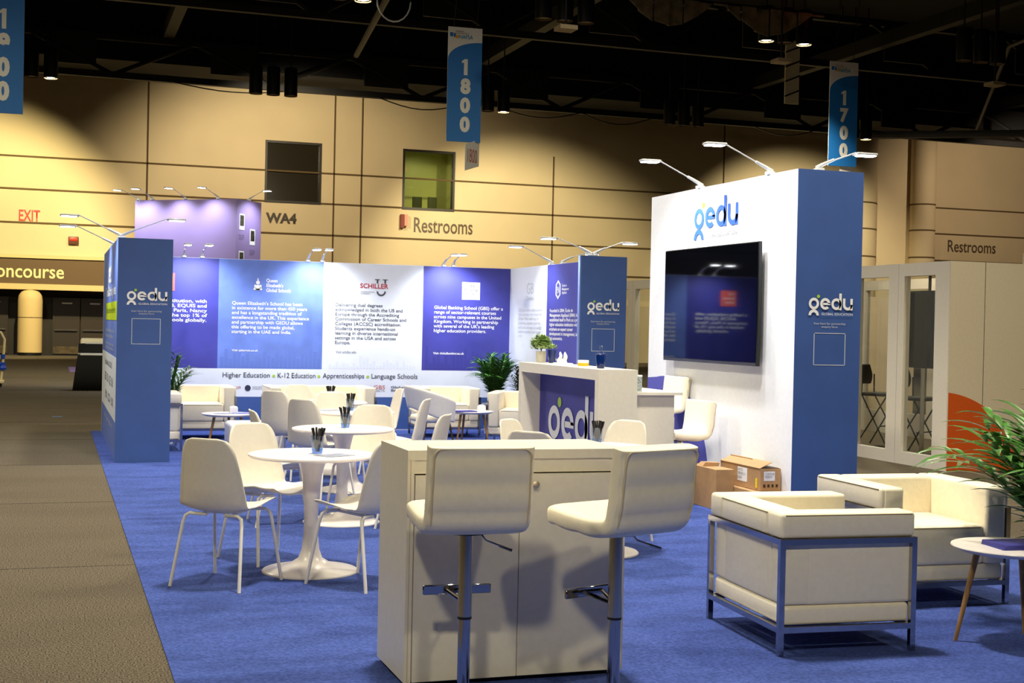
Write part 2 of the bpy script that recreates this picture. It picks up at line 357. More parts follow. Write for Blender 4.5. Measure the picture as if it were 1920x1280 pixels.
# ------------------------------------------------------------------ ceiling steel, pendants, pipes
def truss(name, y, z, h, x0, x1, lab, step=3.0, r=.09):
    t = thing(name, lab, 'truss', ((x0 + x1) / 2, y, z)); L = (x1 - x0) / 2
    MB().box(-L, L, -.12, .12, -.14, .1).build('bottom_chord', M_TRUSS, t, 0); MB().box(-L, L, -.12, .12, h - .12, h + .12).build('top_chord', M_TRUSS, t, 0)
    w = MB(); x = -L; k = 0
    while x < L - .1:
        a, b = (0, h) if k % 2 == 0 else (h, 0); w.tube([(x, 0, a), (x + step, 0, b)], r, 6)
        if k % 2: w.box(x + step / 2 - .9, x + step / 2 + .9, -.05, .05, .3, h)
        x += step; k += 1
    w.build('web', M_TRUSS, t)
truss('roof_truss', 53.0, 10.7, 1.4, -28, 72, 'long black roof truss running just in front of the back wall')
truss('roof_truss', 44.0, 11.6, 1.7, -28, 72, 'black roof truss, second one out from the back wall')
truss('roof_truss', 31.0, 11.2, 1.8, -28, 72, 'black roof truss, third one out from the back wall')
for k, x in enumerate((-8, 4, 16.5, 29, 42, 55)):
    t = tag(MB().box(x - .2, x + .2, 12, 57, 12.2, 12.7).build('roof_beam', M_TRUSS, None, 0), 'black roof beam running from the back wall toward the viewer', 'beam', 'parallel roof beams above the hall')
def pipe(pts, r, lab, m=M_PIPEG): tag(MB().tube(pts, r, 8).build('ceiling_pipe', m), lab, 'pipe')
pipe([(7.4, 27, 10.3), (10.2, 48, 11.2)], .1, 'grey conduit slanting down toward the back wall left of banner 1800')
pipe([(28.5, 30, 11.2), (30.5, 38, 11.4), (40, 52, 11.0), (46, 55, 11.2)], .07, 'thin grey pipe across the ceiling right of banner 1700')
pipe([(32, 50, 10.0), (62, 36, 10.6)], .16, 'thick grey duct pipe crossing the ceiling at far right', mat('duct_grey', (120, 122, 128), .6))
pipe([(12, 30.5, 10.9), (60, 32, 10.9)], .06, 'long thin grey pipe along the third roof truss')
for a, b, dr, lb in ((4.2, 4.5, .22, 'left of the cluster above WA4'), (12.2, 3.5, .35, 'above the two wall windows'), (17.2, 3.6, .32, 'just right of banner 1800'), (20.9, 3.2, .36, 'right of centre'), (29, 3, .3, 'left of banner 1700')):
    pts = [(a + b * k / 8, 52.85, 10.57 - dr * math.sin(PI * k / 8)) for k in range(9)]
    tag(MB().tube(pts, .025, 6).build('hanging_cable', M_BLACKM), 'black cable sagging under the far roof truss ' + lb, 'cable', 'sagging cables on the back wall truss')
t = thing('cable_loop', 'pale loop of cable hanging from the dark ceiling', 'cable', (8.3, 34.5, 9.75)); MB().tube([(.45 * math.sin(k * PI / 10 - PI / 2), 0, .45 * (1 - math.cos(k * PI / 10 - PI / 2)) * 1.2 - .3) for k in range(11)], .022, 6).build('pale_loop', mat('pale_cable', (220, 220, 225), .4), t)
for sx in (-.45, .45): MB().tube([(sx, 0, .24), (sx, 0, 5.25)], .015, 6).build('drop_cable', M_BLACKM, t)
t = thing('red_exit_lamp', 'tiny red lit sign high in the dark ceiling', 'sign', (20.6, 33.5, 11.2)); MB().box(-.12, .12, -.06, .06, -.1, .1).build('housing', mat('red_lamp', (200, 0, 0), .5, emit=(1, .02, .02), es=1.2), t)
t = thing('catwalk_ladder', 'pale lit ladder strip hanging in the dark ceiling', 'ladder', (24.8, 42.5, 9.7)); MB().box(-.28, .28, -.03, .03, 0, 2.25).build('backing', mat('ladder_pale', (235, 222, 190), .6), t, 0); MB().tube([(0, 0, 2.25), (0, 0, 5.3)], .02, 6).build('hanger', M_BLACKM, t)
for k in range(4): MB().tube([(-.3, -.05, .25 + .52 * k), (.3, -.05, .5 + .52 * k)], .03, 6).build('rung', M_BLACKM, t)
# stray ceiling boxes (emergency fixtures)
for i, (x, y, z) in enumerate(((11.4, 30, 8.6), (19.2, 33.5, 9.1), (26.0, 33, 8.9))):
    t = thing('ceiling_box', ['square cream ceiling box left of banner 1800', 'square cream ceiling box above the tall tower', 'square cream ceiling box right of banner 1700'][i], 'fixture', (x, y, z))
    MB().box(-.22, .22, -.22, .22, 0, .1).build('cover', mat('fixture_cream', (180, 160, 130), .6), t, 0); MB().tube([(0, 0, .1), (0, 0, 2.5)], .03, 6).build('rod', M_BLACKM, t)
def pendant(x, y, z, lit, where):
    t = thing('pendant_downlight', where, 'light', (x, y, z), 0, 'black cylinder downlights hanging in the hall')
    MB().lathe([(.235, 0), (.235, .95), (.2, 1.0), (0.01, 1.0)], 24, cap=False).build('housing', M_LAMPB, t)
    MB().lathe([(.232, .03), (.21, 0), (.21, .03)], 24, cap=False).build('rim', mat('rim_lit', (230, 200, 150), .5, emit=(1, .8, .5), es=.5) if lit else M_BULBOFF, t)
    MB().lathe([(.15 if lit else .2, .04), (.001, .04)], 20, cap=False).build('lamp', M_BULB if lit else M_BULBOFF, t)
    MB().tube([(0, 0, 1), (0, 0, 15 - z)], .025, 6).build('stem', M_BLACKM, t)
    return t
PLACE = {48.3: 'by the back wall', 34.7: 'in the nearer row'}
for y, xs, z, lits in ((48.3, (-.8, 7.3, 15.3, 23.4, 31.1), 9.6, {(0, 2), (2, 2), (4, 2)}), (34.7, (6.9, 13.15, 20.0, 26.8), 9.95, {(0, 0), (0, 2), (2, 0), (2, 2)})):
    for gi, xc in enumerate(xs):
        for k in range(3):
            lit = (gi, k) in lits
            lab = '%s cylinder downlight %s, %s of its three, %s' % ('lit' if lit else 'unlit', PLACE[y], ('left', 'middle', 'right')[k],
                ['farthest left', 'above WA4' if y > 40 else 'right of banner 1800', 'left of banner 1700' if y < 40 else 'behind banner 1800', 'toward the right edge' if y < 40 else 'left of banner 1700', 'farthest right'][gi])
            pendant(xc + (k - 1) * .62, y, z, lit, lab)
# lamps of the lit pendants, plus added fill spots that have no fixture
for p, a, w, c, cl in [((-.18, 48.3, 9.5), (-3.2, 57.5, 3.4), 7600, 78, (1, .86, .46)), ((16.2, 48.3, 9.5), (19.5, 57.5, 2.6), 5400, 82, (1, .88, .56)), ((31.4, 48.3, 9.5), (33.5, 57.5, 3.4), 4600, 80, (1, .88, .58)),
                       ((7.3, 49.2, 9.5), (9.5, 57.5, 4.2), 3000, 120, (1, .84, .56)), ((42, 48, 9.5), (46, 57.5, 4.5), 1500, 120, (1, .80, .58)),  # added fill to brighten the back wall
                       ((6.3, 34.7, 9.9), (6.3, 36, 0), 2200, 100, WARM), ((20, 34.7, 9.9), (20, 34, 0), 2600, 110, WARM), ((-4, 36, 9.9), (-4, 40, 0), 2600, 110, WARM)]:
    spot('pendant_and_fill_lamp', p, a, w, c, cl, size=.15)
tag(MB().box(12.2, 15.6, 30.6, 31.2, 11.0, 11.06).build('blue_screen_edge', mat('blue_glow', (20, 20, 120), .5, emit=(.02, .03, .5), es=.6), None, 0), 'dim blue lit strip at the top edge of the ceiling', 'strip')
sh = MB()
for k in range(14):
    x = 14.6 + .45 * k; z = 10.3 - .7 * math.sin(PI * (k % 7) / 6); x2 = x + .45; z2 = 10.3 - .7 * math.sin(PI * ((k + 1) % 7) / 6) if k % 7 < 6 else 10.3
    sh.prism([(0, 0), (.45, 0), (.45, z2 - 10.35), (0, z - 10.35)], (x, 34 + .1 * (k % 2), 10.7), XP, ZP, .02)
tag(sh.build('plastic_sheeting', mat('sheeting', (120, 104, 78), .5, noise=.4, scale=3), None, 0), 'crumpled plastic sheeting draped under the dark ceiling', 'sheeting')

# ------------------------------------------------------------------ aisle banners
def banner(num, xc, y, ztop, w, h, lab, flag=None):
    t = thing('aisle_banner', lab, 'banner', (xc, y, ztop), math.radians(-3), 'hanging aisle number banners')
    MB().box(-w / 2, w / 2, -.015, .015, -h, 0).build('cloth', M_BANW, t, 0)
    p = [(-w / 2, -h)] + [(w / 2, -h), (w / 2, -h * .125)] + [(w / 2 - w * math.sin(a * PI / 2 / 12), -h * .125 - (h * .16) * (1 - math.cos(a * PI / 2 / 12))) for a in range(1, 13)]
    MB().prism([(a, b) for a, b in p], (0, -.017, 0), XP, ZP, .003).build('blue_field', M_BANNER, t, 0)
    for k, ch in enumerate(num):
        hh = h * .14; zz = -h * .275 - k * h * .167
        ww = w * (.17 if ch == '1' else .30)
        if ch == '1':
            MB().prism([(-.05, 0), (.05, 0), (.05, hh), (-.03, hh), (-.11, hh * .86), (-.11, hh * .74), (-.05, hh * .78)], (w * .03, -.02, zz - hh), XP, ZP, .003).build('numeral', mat('numeral_white', (245, 242, 240), .6), t, 0); continue
        text('numeral', ch, (-ww / 2 + w * .03, -.022, zz), XP, ZP, ww, mat('numeral_white', (245, 242, 240), .6), t, height=hh, bold=.06)
    text('show_logo', 'NAFSA', (-w * .18, -.022, -h * .065), XP, ZP, w * .4, mat('cyan_print', (60, 150, 200), .6), t, height=h * .035, bold=.016)
    text('show_title', 'ANNUAL\nCONFERENCE', (-w * .3, -.022, -h * .03), XP, ZP, w * .4, mat('brown_print', (150, 120, 100), .6), t, height=h * .03)
    MB().lathe([(.05, 0), (.05, .01)], 12).build('yellow_mark', mat('yellow_print', (230, 170, 30), .6), t).matrix_local = Matrix.Translation((-w * .24, -.022, -h * .085)) @ Matrix.Rotation(PI / 2, 4, 'X')
    q = MB().box(-w * .45, -w * .36, -.024, -.02, -h * .085, -h * .05).box(-w * .34, -w * .28, -.024, -.02, -h * .09, -h * .055); q.build('blue_mark', M_BANNER, t, 0)
    for sx in (-1, 1): MB().tube([(sx * w * .3, 0, -.08), (sx * w * .33, 0, .05), (sx * w * .5 * (1.6 if sx > 0 else -.3), 0, 15 - ztop)], .012, 6).build('hanging_wire', M_PIPEG, t)
    return t
banner('1900', -1.22, 34.2, 9.75, .96, 3.4, 'large blue aisle banner numbered 1900 at the left edge')
banner('1800', 10.26, 34.5, 9.47, .93, 3.03, 'blue and white aisle banner numbered 1800 above the booth centre')
banner('1700', 22.56, 35.6, 9.78, .95, 3.15, 'blue and white aisle banner numbered 1700 above the tall tower')
t = thing('aisle_flag', 'small tilted white card numbered 1800 under the big banner', 'sign', (10.48, 34.4, 6.45), math.radians(38)); MB().prism([(-.32, -.8), (.32, -.62), (.32, .1), (-.32, -.1)], (0, 0, 0), XP, ZP, .012).build('card', M_BANW, t, 0)
text('numeral', '1800', (-.22, -.014, -.2), XP, ZP, .44, mat('flag_orange', (190, 100, 70), .6), t, height=.36)
t = thing('aisle_flag', 'white card hanging behind the foot of banner 1700', 'sign', (22.75, 35.62, 6.6), 0); MB().box(-.25, .25, -.01, .01, -.6, .1).build('card', M_BANW, t, 0)
tag(MB().tube([(-1.33, 34.1, 6.35), (-1.3, 34.1, 5.3)], .012, 6).build('dangling_cord', M_BANW), 'thin pale cord dangling from banner 1900', 'cord')

# ------------------------------------------------------------------ LED arm lights
def arm_light(base, d, lab, reach=.5, rise=.22, watts=26, on=True, aim=None, head=.17, cone=120, grp='clip-on arm spotlights on the booth walls'):
    """thin arm with a flat LED head, clamped on a wall top; d = direction it leans out (x, y)"""
    rz = math.atan2(d[1], d[0]); t = thing('arm_light', lab, 'spotlight', base, rz, grp)
    MB().box(-.05, .03, -.03, .03, 0, .03, .008).box(-.04, -.01, -.025, .025, -.05, .0).build('clamp', M_ARM, t)
    MB().tube([(-.03, 0, .03), (.02, 0, .06), (.13, 0, .11)], .022, 10, r2=.012).build('joint', M_ARM, t)
    MB().tube([(.1, 0, .095), (reach - .02, 0, rise + .01)], .0065, 8).build('arm', M_ARM, t)
    hd = MB().box(reach - .03, reach + head, -.05, .05, rise - .012, rise + .012, .01); h = hd.build('head', M_ARM, t)
    h2 = MB().box(reach - .005, reach + head - .015, -.042, .042, rise - .017, rise - .0125).build('led_panel', M_LEDON, h, 0)
    if on:
        c, s_ = math.cos(rz), math.sin(rz); px = reach + head / 2
        p = (base[0] + c * px, base[1] + s_ * px, base[2] + rise - .03); a = aim or (base[0] - c * .05, base[1] - s_ * .05, base[2] - 1.1)
        spot('arm_light_lamp', p, a, watts * 3.4, cone, COOL, size=.05, blend=.9)
    return t
WT = 2.434
arm_light((5.95, 11.9, 2.95), (-1, 0), 'arm light leaning left from the tall tower, farther one', .46, .24, 34)
arm_light((5.95, 10.55, 2.95), (-1, .02), 'brightly lit arm light leaning left from the tall tower, nearer one', .46, .24, 34)
arm_light((6.2, 10.12, 2.95), (1, -.05), 'brightly lit arm light leaning right from the tall tower', .36, .17, 14)
arm_light((.69, 15.45, WT), (-1, 0), 'arm light leaning left from the front of the left blue wall', .46, .24, 22)
arm_light((.69, 17.25, WT), (-1, 0), 'arm light leaning left farther back on the left blue wall', .46, .24, 22)
arm_light((.72, 15.4, WT), (1, .05), 'arm light leaning right over the booth from the left blue wall', .5, .24, 18)
arm_light((6.56, 17.65, WT), (-1, 0), 'arm light leaning left from the right side wall by the white panel', .45, .24, 20)
arm_light((6.62, 17.3, WT), (1, 0), 'arm light leaning right from the right side wall', .34, .16, 8)
arm_light((6.12, 15.15, WT), (-1, 0), 'arm light leaning left from the right blue pillar', .45, .2, 16)
arm_light((6.2, 15.15, WT), (1, 0), 'brightly lit arm light leaning right from the right blue pillar', .38, .18, 10)
for i, (x, dx) in enumerate(((1.73, 0), (1.98, .05), (3.47, .05), (3.68, -.03), (5.5, .05), (5.65, -.06))):
    arm_light((x, 19.36, WT), (dx, -1), ['brilliant arm light on the back wall nearest the left pillar', 'arm light on the back wall, second from the left pillar', 'brilliant arm light over the blue and white panel joint, left of its pair', 'arm light over the blue and white panel joint, right of its pair',
        'brilliant arm light over the rightmost indigo panel, left of its pair', 'arm light over the rightmost indigo panel, right of its pair'][i], .45 if i % 2 == 0 else .5, .16, 25)

# ------------------------------------------------------------------ booth shell
tag(MB().box(.527, 6.62, -3, 19.5, 0, .006).build('booth_carpet', M_CARPET, None, 0), 'blue carpet laid under the whole booth', 'carpet')
# back wall with its printed panels
bw = thing('back_display_wall', 'booth back wall of blue, white and indigo printed school panels', 'display wall', (0, 19.36, .006))
MB().box(.664, 6.62, .005, .06, 0, WT).build('wall_core', M_WALLW, bw, 0)
def panel(x0, x1, m, z0=.885, z1=WT - .004, nm='graphic_panel'): return MB().box(x0, x1, 0, .005, z0, z1).build(nm, m, bw, 0)
p1 = panel(.73, 2.213, M_INDIGO); p2 = panel(2.213, 3.700, M_LBLUE); p3 = panel(3.700, 5.19, M_WGRAPH); p4 = panel(5.19, 6.555, M_INDIGO)
pw = panel(.73, 6.555, M_WGRAPH, .486, .885, 'white_strip_panel'); pb = panel(.73, 6.555, M_BLUE, .02, .486, 'blue_skirting_panel')
Y0 = 0
def bt(name, s, x0, x1, z1, z0, m, par, **k): return text(name, s, (x0, Y0, z1), XP, ZP, x1 - x0, m, par, height=z1 - z0, **k)
bt('lettering', 'Queen Elizabeth\'s School has been\nin existence for more than 450 years\nand has a longstanding tradition of\nexcellence in the UK. This experience\nand partnership with GEDU allows\nthis offering to be made global,\nstarting in the UAE and India.', 2.40, 3.50, 1.84, 1.37, M_WHITEP, p2, bold=.012)
bt('lettering', 'Queen\nElizabeth\'s\nGlobal Schools', 2.88, 3.23, 2.17, 1.98, M_WHITEP, p2, bold=.016)
bt('lettering', 'Visit qsbarnet.co.uk', 2.41, 2.78, 1.16, 1.12, M_WHITEP, p2, bold=.02)
cr = MB(); cr.lathe([(.028, 0), (.028, .004)], 16); cr.lathe([(.042, 0), (.042, .003)], 6, 0, -.07); cr.box(-.06, .06, -.105, -.085, 0, .003); cr.box(-.008, .008, .02, .06, 0, .003); cr.box(-.05, -.03, -.09, -.03, 0, .003); cr.box(.03, .05, -.09, -.03, 0, .003)
o = cr.build('crest', M_WHITEP, p2); o.matrix_local = Matrix.Translation((2.76, -.004, 2.11)) @ Matrix.Rotation(PI / 2, 4, 'X')
bt('lettering', 'Delivering dual degrees\nacknowledged in both the US and\nEurope through the Accrediting\nCommission of Career Schools and\nColleges (ACCSC) accreditation.\nStudents experience hands-on\nlearning in diverse international\nsettings in the USA and across\nEurope.', 3.88, 4.94, 1.85, 1.24, M_GREYP, p3, bold=.008)
bt('lettering', 'SCHILLER', 4.24, 4.66, 2.145, 2.075, M_REDP, p3, bold=.02)
bt('lettering', 'INTERNATIONAL\nUNIVERSITY', 4.25, 4.46, 2.03, 1.985, M_GREYP, p3)
bt('lettering', 'Visit schiller.edu', 3.90, 4.20, 1.16, 1.12, M_GREYP, p3)
q = MB(); q.strip(arc(4.555, 2.035, .045, 180, 360), arc(4.555, 2.035, .07, 180, 360), (0, -.001, 0), XP, ZP, .003); q.box(4.46, 4.53, -.004, -.001, 2.20, 2.212).box(4.575, 4.65, -.004, -.001, 2.20, 2.212).box(4.485, 4.51, -.004, -.001, 2.15, 2.2).box(4.6, 4.625, -.004, -.001, 2.15, 2.2)
q.build('university_mark', M_GREYP, p3, 0)
bt('lettering', 'Global Banking School (GBS) offer a\nrange of sector-relevant courses\nacross nine campuses in the United\nKingdom. Working in partnership\nwith several of the UK\'s leading\nhigher education providers.', 5.36, 6.44, 1.85, 1.44, M_WHITEP, p4, bold=.012)
gb = MB().box(5.79, 6.07, -.003, 0, 1.95, 2.21).build('logo_square', M_WHITEP, p4, 0)
text('lettering', 'Global\nBanking\nSchool', (5.82, -.003, 2.18), XP, ZP, .21, M_DARKP, p4, height=.16, bold=.01)
bt('lettering', 'Visit globalbanking.ac.uk', 5.36, 5.84, 1.16, 1.115, M_WHITEP, p4, bold=.02)
bt('lettering', 'a leading institution, with\nAACSB, EQUIS and\ncampuses in Paris, Nancy\nranked in the top 1% of\nschools globally.', 1.13, 2.06, 1.85, 1.52, M_WHITEP, p1, bold=.014, align='RIGHT')
MB().box(1.33, 1.61, -.003, 0, 1.96, 2.21).build('logo_square', mat('salmon_print', (225, 96, 84), .5), p1, 0)
text('lettering', 'ICN\nBusiness\nSchool', (1.37, -.003, 2.18), XP, ZP, .2, M_WHITEP, p1, height=.18)
x = 2.29
for s, x0, x1 in (('Higher Education', 2.29, 2.955), ('K-12 Education', 3.065, 3.61), ('Apprenticeships', 3.715, 4.325), ('Language Schools', 4.435, 5.13)):
    bt('lettering', s, x0, x1, .83, .737 if 'g' in s or 'p' in s else .757, M_DARKP, pw, bold=.004)
for xx in (3.01, 3.66, 4.38): MB().lathe([(.02, 0), (.02, .003)], 16).build('green_dot', M_GREENP, pw).matrix_local = Matrix.Translation((xx, -.001, .785)) @ Matrix.Rotation(PI / 2, 4, 'X')
bt('lettering', 'SCHILLER', 2.36, 2.55, .635, .60, M_REDP, pw)
MB().lathe([(.042, 0), (.042, .003)], 20).build('round_mark', M_DARKP, pw).matrix_local = Matrix.Translation((2.645, -.001, .61)) @ Matrix.Rotation(PI / 2, 4, 'X')
bt('lettering', 'MANCHESTER\nINTERNATIONAL', 2.71, 2.92, .635, .59, M_GREYP, pw)
bt('lettering', 'GBS', 4.47, 4.64, .66, .60, mat('rose_print', (200, 90, 80), .5), pw); bt('lettering', 'MALTA', 4.49, 4.64, .59, .565, M_GREYP, pw); bt('lettering', 'Global\nBanking', 4.73, 4.98, .65, .56, M_DARKP, pw, bold=.02)
# faint skyline prints on panels
sk = MB()
for k in range(26): sk.box(3.8 + .05 * k, 3.84 + .05 * k, -.0012, 0, .9, .93 + .1 * random.random() + (.12 if k in (9, 10, 11) else 0))
sk.build('skyline_print', mat('skyline_pale', (220, 225, 239), .5), p3, 0)
sk = MB()
for k in range(24): sk.box(2.25 + .06 * k, 2.30 + .06 * k, -.0012, 0, .9, .98 + .22 * random.random())
sk.build('skyline_print', mat('skyline_blue', (97, 121, 200), .5), p2, 0)
sk = MB()
for k in range(22): sk.box(5.24 + .06 * k, 5.285 + .06 * k, -.0012, 0, .9, .96 + .3 * random.random())
sk.build('skyline_print', mat('skyline_indigo', (59, 59, 148), .5), p4, 0)

# left L-shaped wall
lw = thing('left_display_wall', 'blue left corner wall of the booth with printed logo', 'display wall', (0, 0, .006))
MB().box(.664, .73, 15.19, 19.36, 0, WT).build('side_panel', M_LBLUE, lw, 0)
lf = MB().box(.73, 1.24, 15.19, 15.25, 0, WT).build('front_panel', M_BLUE, lw, 0); MB().box(.662, .732, 15.186, 15.19, 0, WT).build('edge_strip', M_BLUE, lw, 0)
logo((.76, 15.188, 1.90), XP, ZP, .425, .19, M_WHITEP, lf)
text('lettering', 'Scan here for partnership\nenquiry form', (.81, 15.189, 1.655), XP, ZP, .32, M_PALEP, lf, height=.052, align='CENTER')
def qframe(x0, x1, z0, z1, y, par):
    q = MB(); w = .006
    for a, b, c_, d_ in ((x0, x1, z1 - w, z1), (x0, x1, z0, z0 + w), (x0, x0 + w, z0, z1), (x1 - w, x1, z0, z1)): q.box(a, b, y - .002, y, c_, d_)
    q.build('square_outline', M_PALEP, par, 0)
qframe(.815, 1.12, 1.285, 1.565, 15.19, lf)
ls = MB().box(.661, .664, 15.19, 19.3, .43, 1.13).build('white_poster', M_WGRAPH, lw, 0)
MB().box(.661, .664, 15.3, 18.3, 1.54, 1.75).build('lime_strip', mat('lime_strip', (190, 210, 30), .5), lw, 0)
XL = .664
text('lettering', 'Transforming lives', (XL, 18.3, 1.95), UY, ZP, 2.7, M_WHITEP, lw, height=.16, bold=.016)
text('lettering', 'Opportunities worldwide', (XL - .003, 18.2, 1.70), UY, ZP, 2.6, mat('olive_print', (110, 130, 20), .5), lw, height=.1)
text('lettering', 'A global education group\nof schools and colleges', (XL, 18.4, 1.44), UY, ZP, 2.5, M_PALEP, lw, height=.13)
text('lettering', 'Working in partnership\nwith leading providers', (XL, 18.4, 1.27), UY, ZP, 2.5, M_PALEP, lw, height=.1)
text('lettering', 'Established 2013', (XL - .003, 18.3, 1.05), UY, ZP, 2.1, M_GREYP, lw, height=.07)
text('lettering', 'GBS   ICN   QE   SIU', (XL - .003, 18.3, .88), UY, ZP, 2.4, M_GREYP, lw, height=.12); text('lettering', 'EMA   LCCA   UNI', (XL - .003, 18.0, .66), UY, ZP, 2.2, M_GREYP, lw, height=.1)
text('lettering', 'www.gedu.global', (XL, 18.4, .36), UY, ZP, 2.4, M_PALEP, lw, height=.07)
logo((XL, 17.6, 2.27), UY, ZP, .9, .39, M_WHITEP, lw)
# right side wall and pillar
rw = thing('right_display_wall', 'right side wall with white and indigo panels and blue pillar', 'display wall', (0, 0, .006))
MB().box(6.555, 6.598, 15.152, 19.36, 0, WT).build('wall_core', M_WALLW, rw, 0)
a1 = MB().box(6.55, 6.555, 17.75, 19.36, 0, WT - .003).build('graphic_panel', M_WGRAPH, rw, 0); a2 = MB().box(6.55, 6.555, 15.15, 17.75, 0, WT - .003).build('graphic_panel', M_INDIGO, rw, 0)
rf = MB().box(6.0, 6.60, 15.1, 15.15, 0, WT).build('pillar_panel', M_BLUE, rw, 0); MB().box(5.985, 6.0, 15.1, 15.15, 0, WT).build('edge_strip', mat('pale_edge', (120, 140, 200), .4), rw, 0)
XR = 6.55
text('lettering', 'GBS Dubai delivers quality, accessible\nhigher education in the United Arab\nEmirates. With a wide range of\nprogrammes, students acquire the\nspecific skills and expert knowledge\nneeded to succeed in their chosen\ncareer.', (XR, 18.95, 1.83), UY, ZP, 1.05, M_PALEP, a1, height=.42)
text('lettering', 'GB', (XR, 18.6, 2.20), UY, ZP, .3, M_PALEP, a1, height=.16); text('lettering', 'Dubai', (XR, 18.6, 2.01), UY, ZP, .3, M_PALEP, a1, height=.06)
text('lettering', 'Founded in 2004, École de\nManagement Appliqué (EMA) has\nestablished itself in Paris as a premier\nhigher education institution with an\nemphasis on expert career\ndevelopment in management, law\nand economics.', (XR, 17.62, 1.83), UY, ZP, 1.25, M_WHITEP, a2, height=.44, bold=.016)
text('lettering', 'École de\nManagement\nAppliqué', (XR, 17.16, 2.16), UY, ZP, .26, M_WHITEP, a2, height=.15, bold=.016)
MB().strip([(0, .06), (.09, 0), (.18, .06), (.18, .2), (.09, .26), (0, .2)], [(.025, .07), (.09, .028), (.155, .07), (.155, .19), (.09, .232), (.025, .19)], (XR - .001, 17.4, 1.95), UY, ZP, .003, True).build('hexagon_mark', M_WHITEP, a2, 0)
text('lettering', 'EMA', (XR, 17.36, 2.12), UY, ZP, .1, M_WHITEP, a2, height=.09)
text('lettering', 'Visit ema.education', (XR, 17.65, 1.15), UY, ZP, .5, M_WHITEP, a2, height=.04, bold=.02)
logo((6.09, 15.098, 1.915), XP, ZP, .415, .187, M_WHITEP, rf)
text('lettering', 'Scan here for partnership\nenquiry form', (6.14, 15.099, 1.655), XP, ZP, .32, M_PALEP, rf, height=.052, align='CENTER')
qframe(6.155, 6.455, 1.285, 1.56, 15.1, rf)

# tall tower with the television
TX0, TX1, TY0, TY1, TH = 5.95, 6.59, 10.05, 13.0, 2.95
tw = thing('display_tower', 'tall white tower with blue end carrying the television', 'display tower', (0, 0, .006))
MB().box(TX0 + .004, TX1, TY0 + .004, TY1, 0, TH).build('tower_core', M_WALLW, tw, 0)
wf = MB().box(TX0, TX0 + .004, TY0 + .004, TY1, 0, TH).build('white_face', M_WALLW, tw, 0); bf = MB().box(TX0, TX1, TY0, TY0 + .004, 0, TH).build('blue_face', M_BLUE, tw, 0)
logo((TX0, 11.985, 2.835), UY, ZP, .895, .39, M_BLUEP, wf, msub=M_GREYP)
logo((6.075, TY0 - .001, 1.905), XP, ZP, .43, .192, M_WHITEP, bf)
text('lettering', 'Scan here for partnership\nenquiry form', (6.13, TY0, 1.655), XP, ZP, .31, M_PALEP, bf, height=.052, align='CENTER')
qframe(6.135, 6.445, 1.288, 1.565, TY0, bf)
pts = [(0, 0)] + [(.0, .0)]
MB().prism([(0, 0), (1.42, 0)] + arc(.40, .06, 1.03, 0, 100, 24)[1:] + [(0, 1.06)], (TX0 - .0005, 13.0, .0), UY, ZP, .0015).build('violet_arc', mat('violet_graphic', (86, 86, 178), .6), wf, 0)
tv = thing('television', 'large black wall-mounted television on the white tower face', 'television', (5.86, 11.49, 1.815))
MB().box(-.0, .035, -.955, .955, -.55, .55, .004).build('casing', M_BLACKP, tv); MB().box(-.004, .0, -.945, .945, -.52, .54).build('screen', M_SCREEN, tv, 0)
MB().box(-.003, .0, -.945, .945, -.55, -.525).build('bottom_bezel', mat('bezel_grey', (70, 70, 76), .3, .5), tv, 0); MB().box(.035, .088, -.35, .35, -.2, .2).build('wall_bracket', M_BLACKM, tv, 0)
MB().box(.034, .06, -.9, .0, -.5, -.1).build('rear_housing', M_BLACKP, tv, 0)

# ------------------------------------------------------------------ reception counter and desk
rc = thing('reception_counter', 'tall white reception counter with indigo logo front', 'counter', (0, 0, .006))
RX0, RX1, RY0, RY1, RH = 4.31, 4.665, 10.40, 12.42, 1.22
MB().box(RX0, RX1, RY0, RY1, RH - .09, RH).box(RX0, RX1, RY0, RY0 + .075, 0, RH - .09).box(RX0, RX1, RY1 - .075, RY1, 0, RH - .09).box(RX0 + .2, RX1, RY0 + .075, RY1 - .075, 0, RH - .09).box(RX0, RX0 + .2, RY0 + .075, RY1 - .075, 0, .09).build('body', M_LAM, rc, 0)
rp = MB().box(RX0 + .195, RX0 + .2, RY0 + .075, RY1 - .075, .09, RH - .09).build('indigo_panel', M_INDIGO, rc, 0)
logo((RX0 + .195, 12.08, .96), UY, ZP, 1.35, .60, M_WHITEP, rp)
dk = thing('side_desk', 'lower white desk tucked behind the reception counter', 'desk', (0, 0, .006))
MB().box(4.73, 5.155, 10.7, 11.85, 0, .995).build('body', M_LAM, dk, 0); MB().box(4.73, 5.215, 10.66, 11.9, .995, 1.02).build('worktop', M_LAM, dk, 0); MB().box(5.155, 5.17, 10.72, 11.8, .05, .8).build('door', M_LAM, dk, 0)

# ------------------------------------------------------------------ foreground counter
fc = thing('front_counter', 'white cabinet counter in the foreground behind two bar stools', 'counter', (0, 0, .006))
CX0, CX1, CY0, CY1, CH = 1.455, 2.475, 5.62, 6.12, 1.022
MB().box(CX0, CX1, CY0, CY1, CH - .04, CH).build('worktop', M_LAM, fc, 0)
MB().box(CX0, CX0 + .03, CY0, CY1, .02, CH - .04).box(CX1 - .03, CX1, CY0, CY1, .02, CH - .04).box(CX0 + .03, CX1 - .03, CY1 - .03, CY1, .02, CH - .04).box(CX0 + .03, CX1 - .03, CY0 + .012, CY1 - .03, .92, CH - .04).build('carcass', M_LAM, fc, 0)
MB().box(CX0 + .012, CX0 + .016, CY0 - .002, CY0, .02, CH - .04).build('edge_band', M_EDGE, fc, 0)
MB().box(CX0 + .02, CX1 - .02, CY0 + .02, CY1 - .02, 0.0, .03).build('plinth', M_GAP, fc, 0)
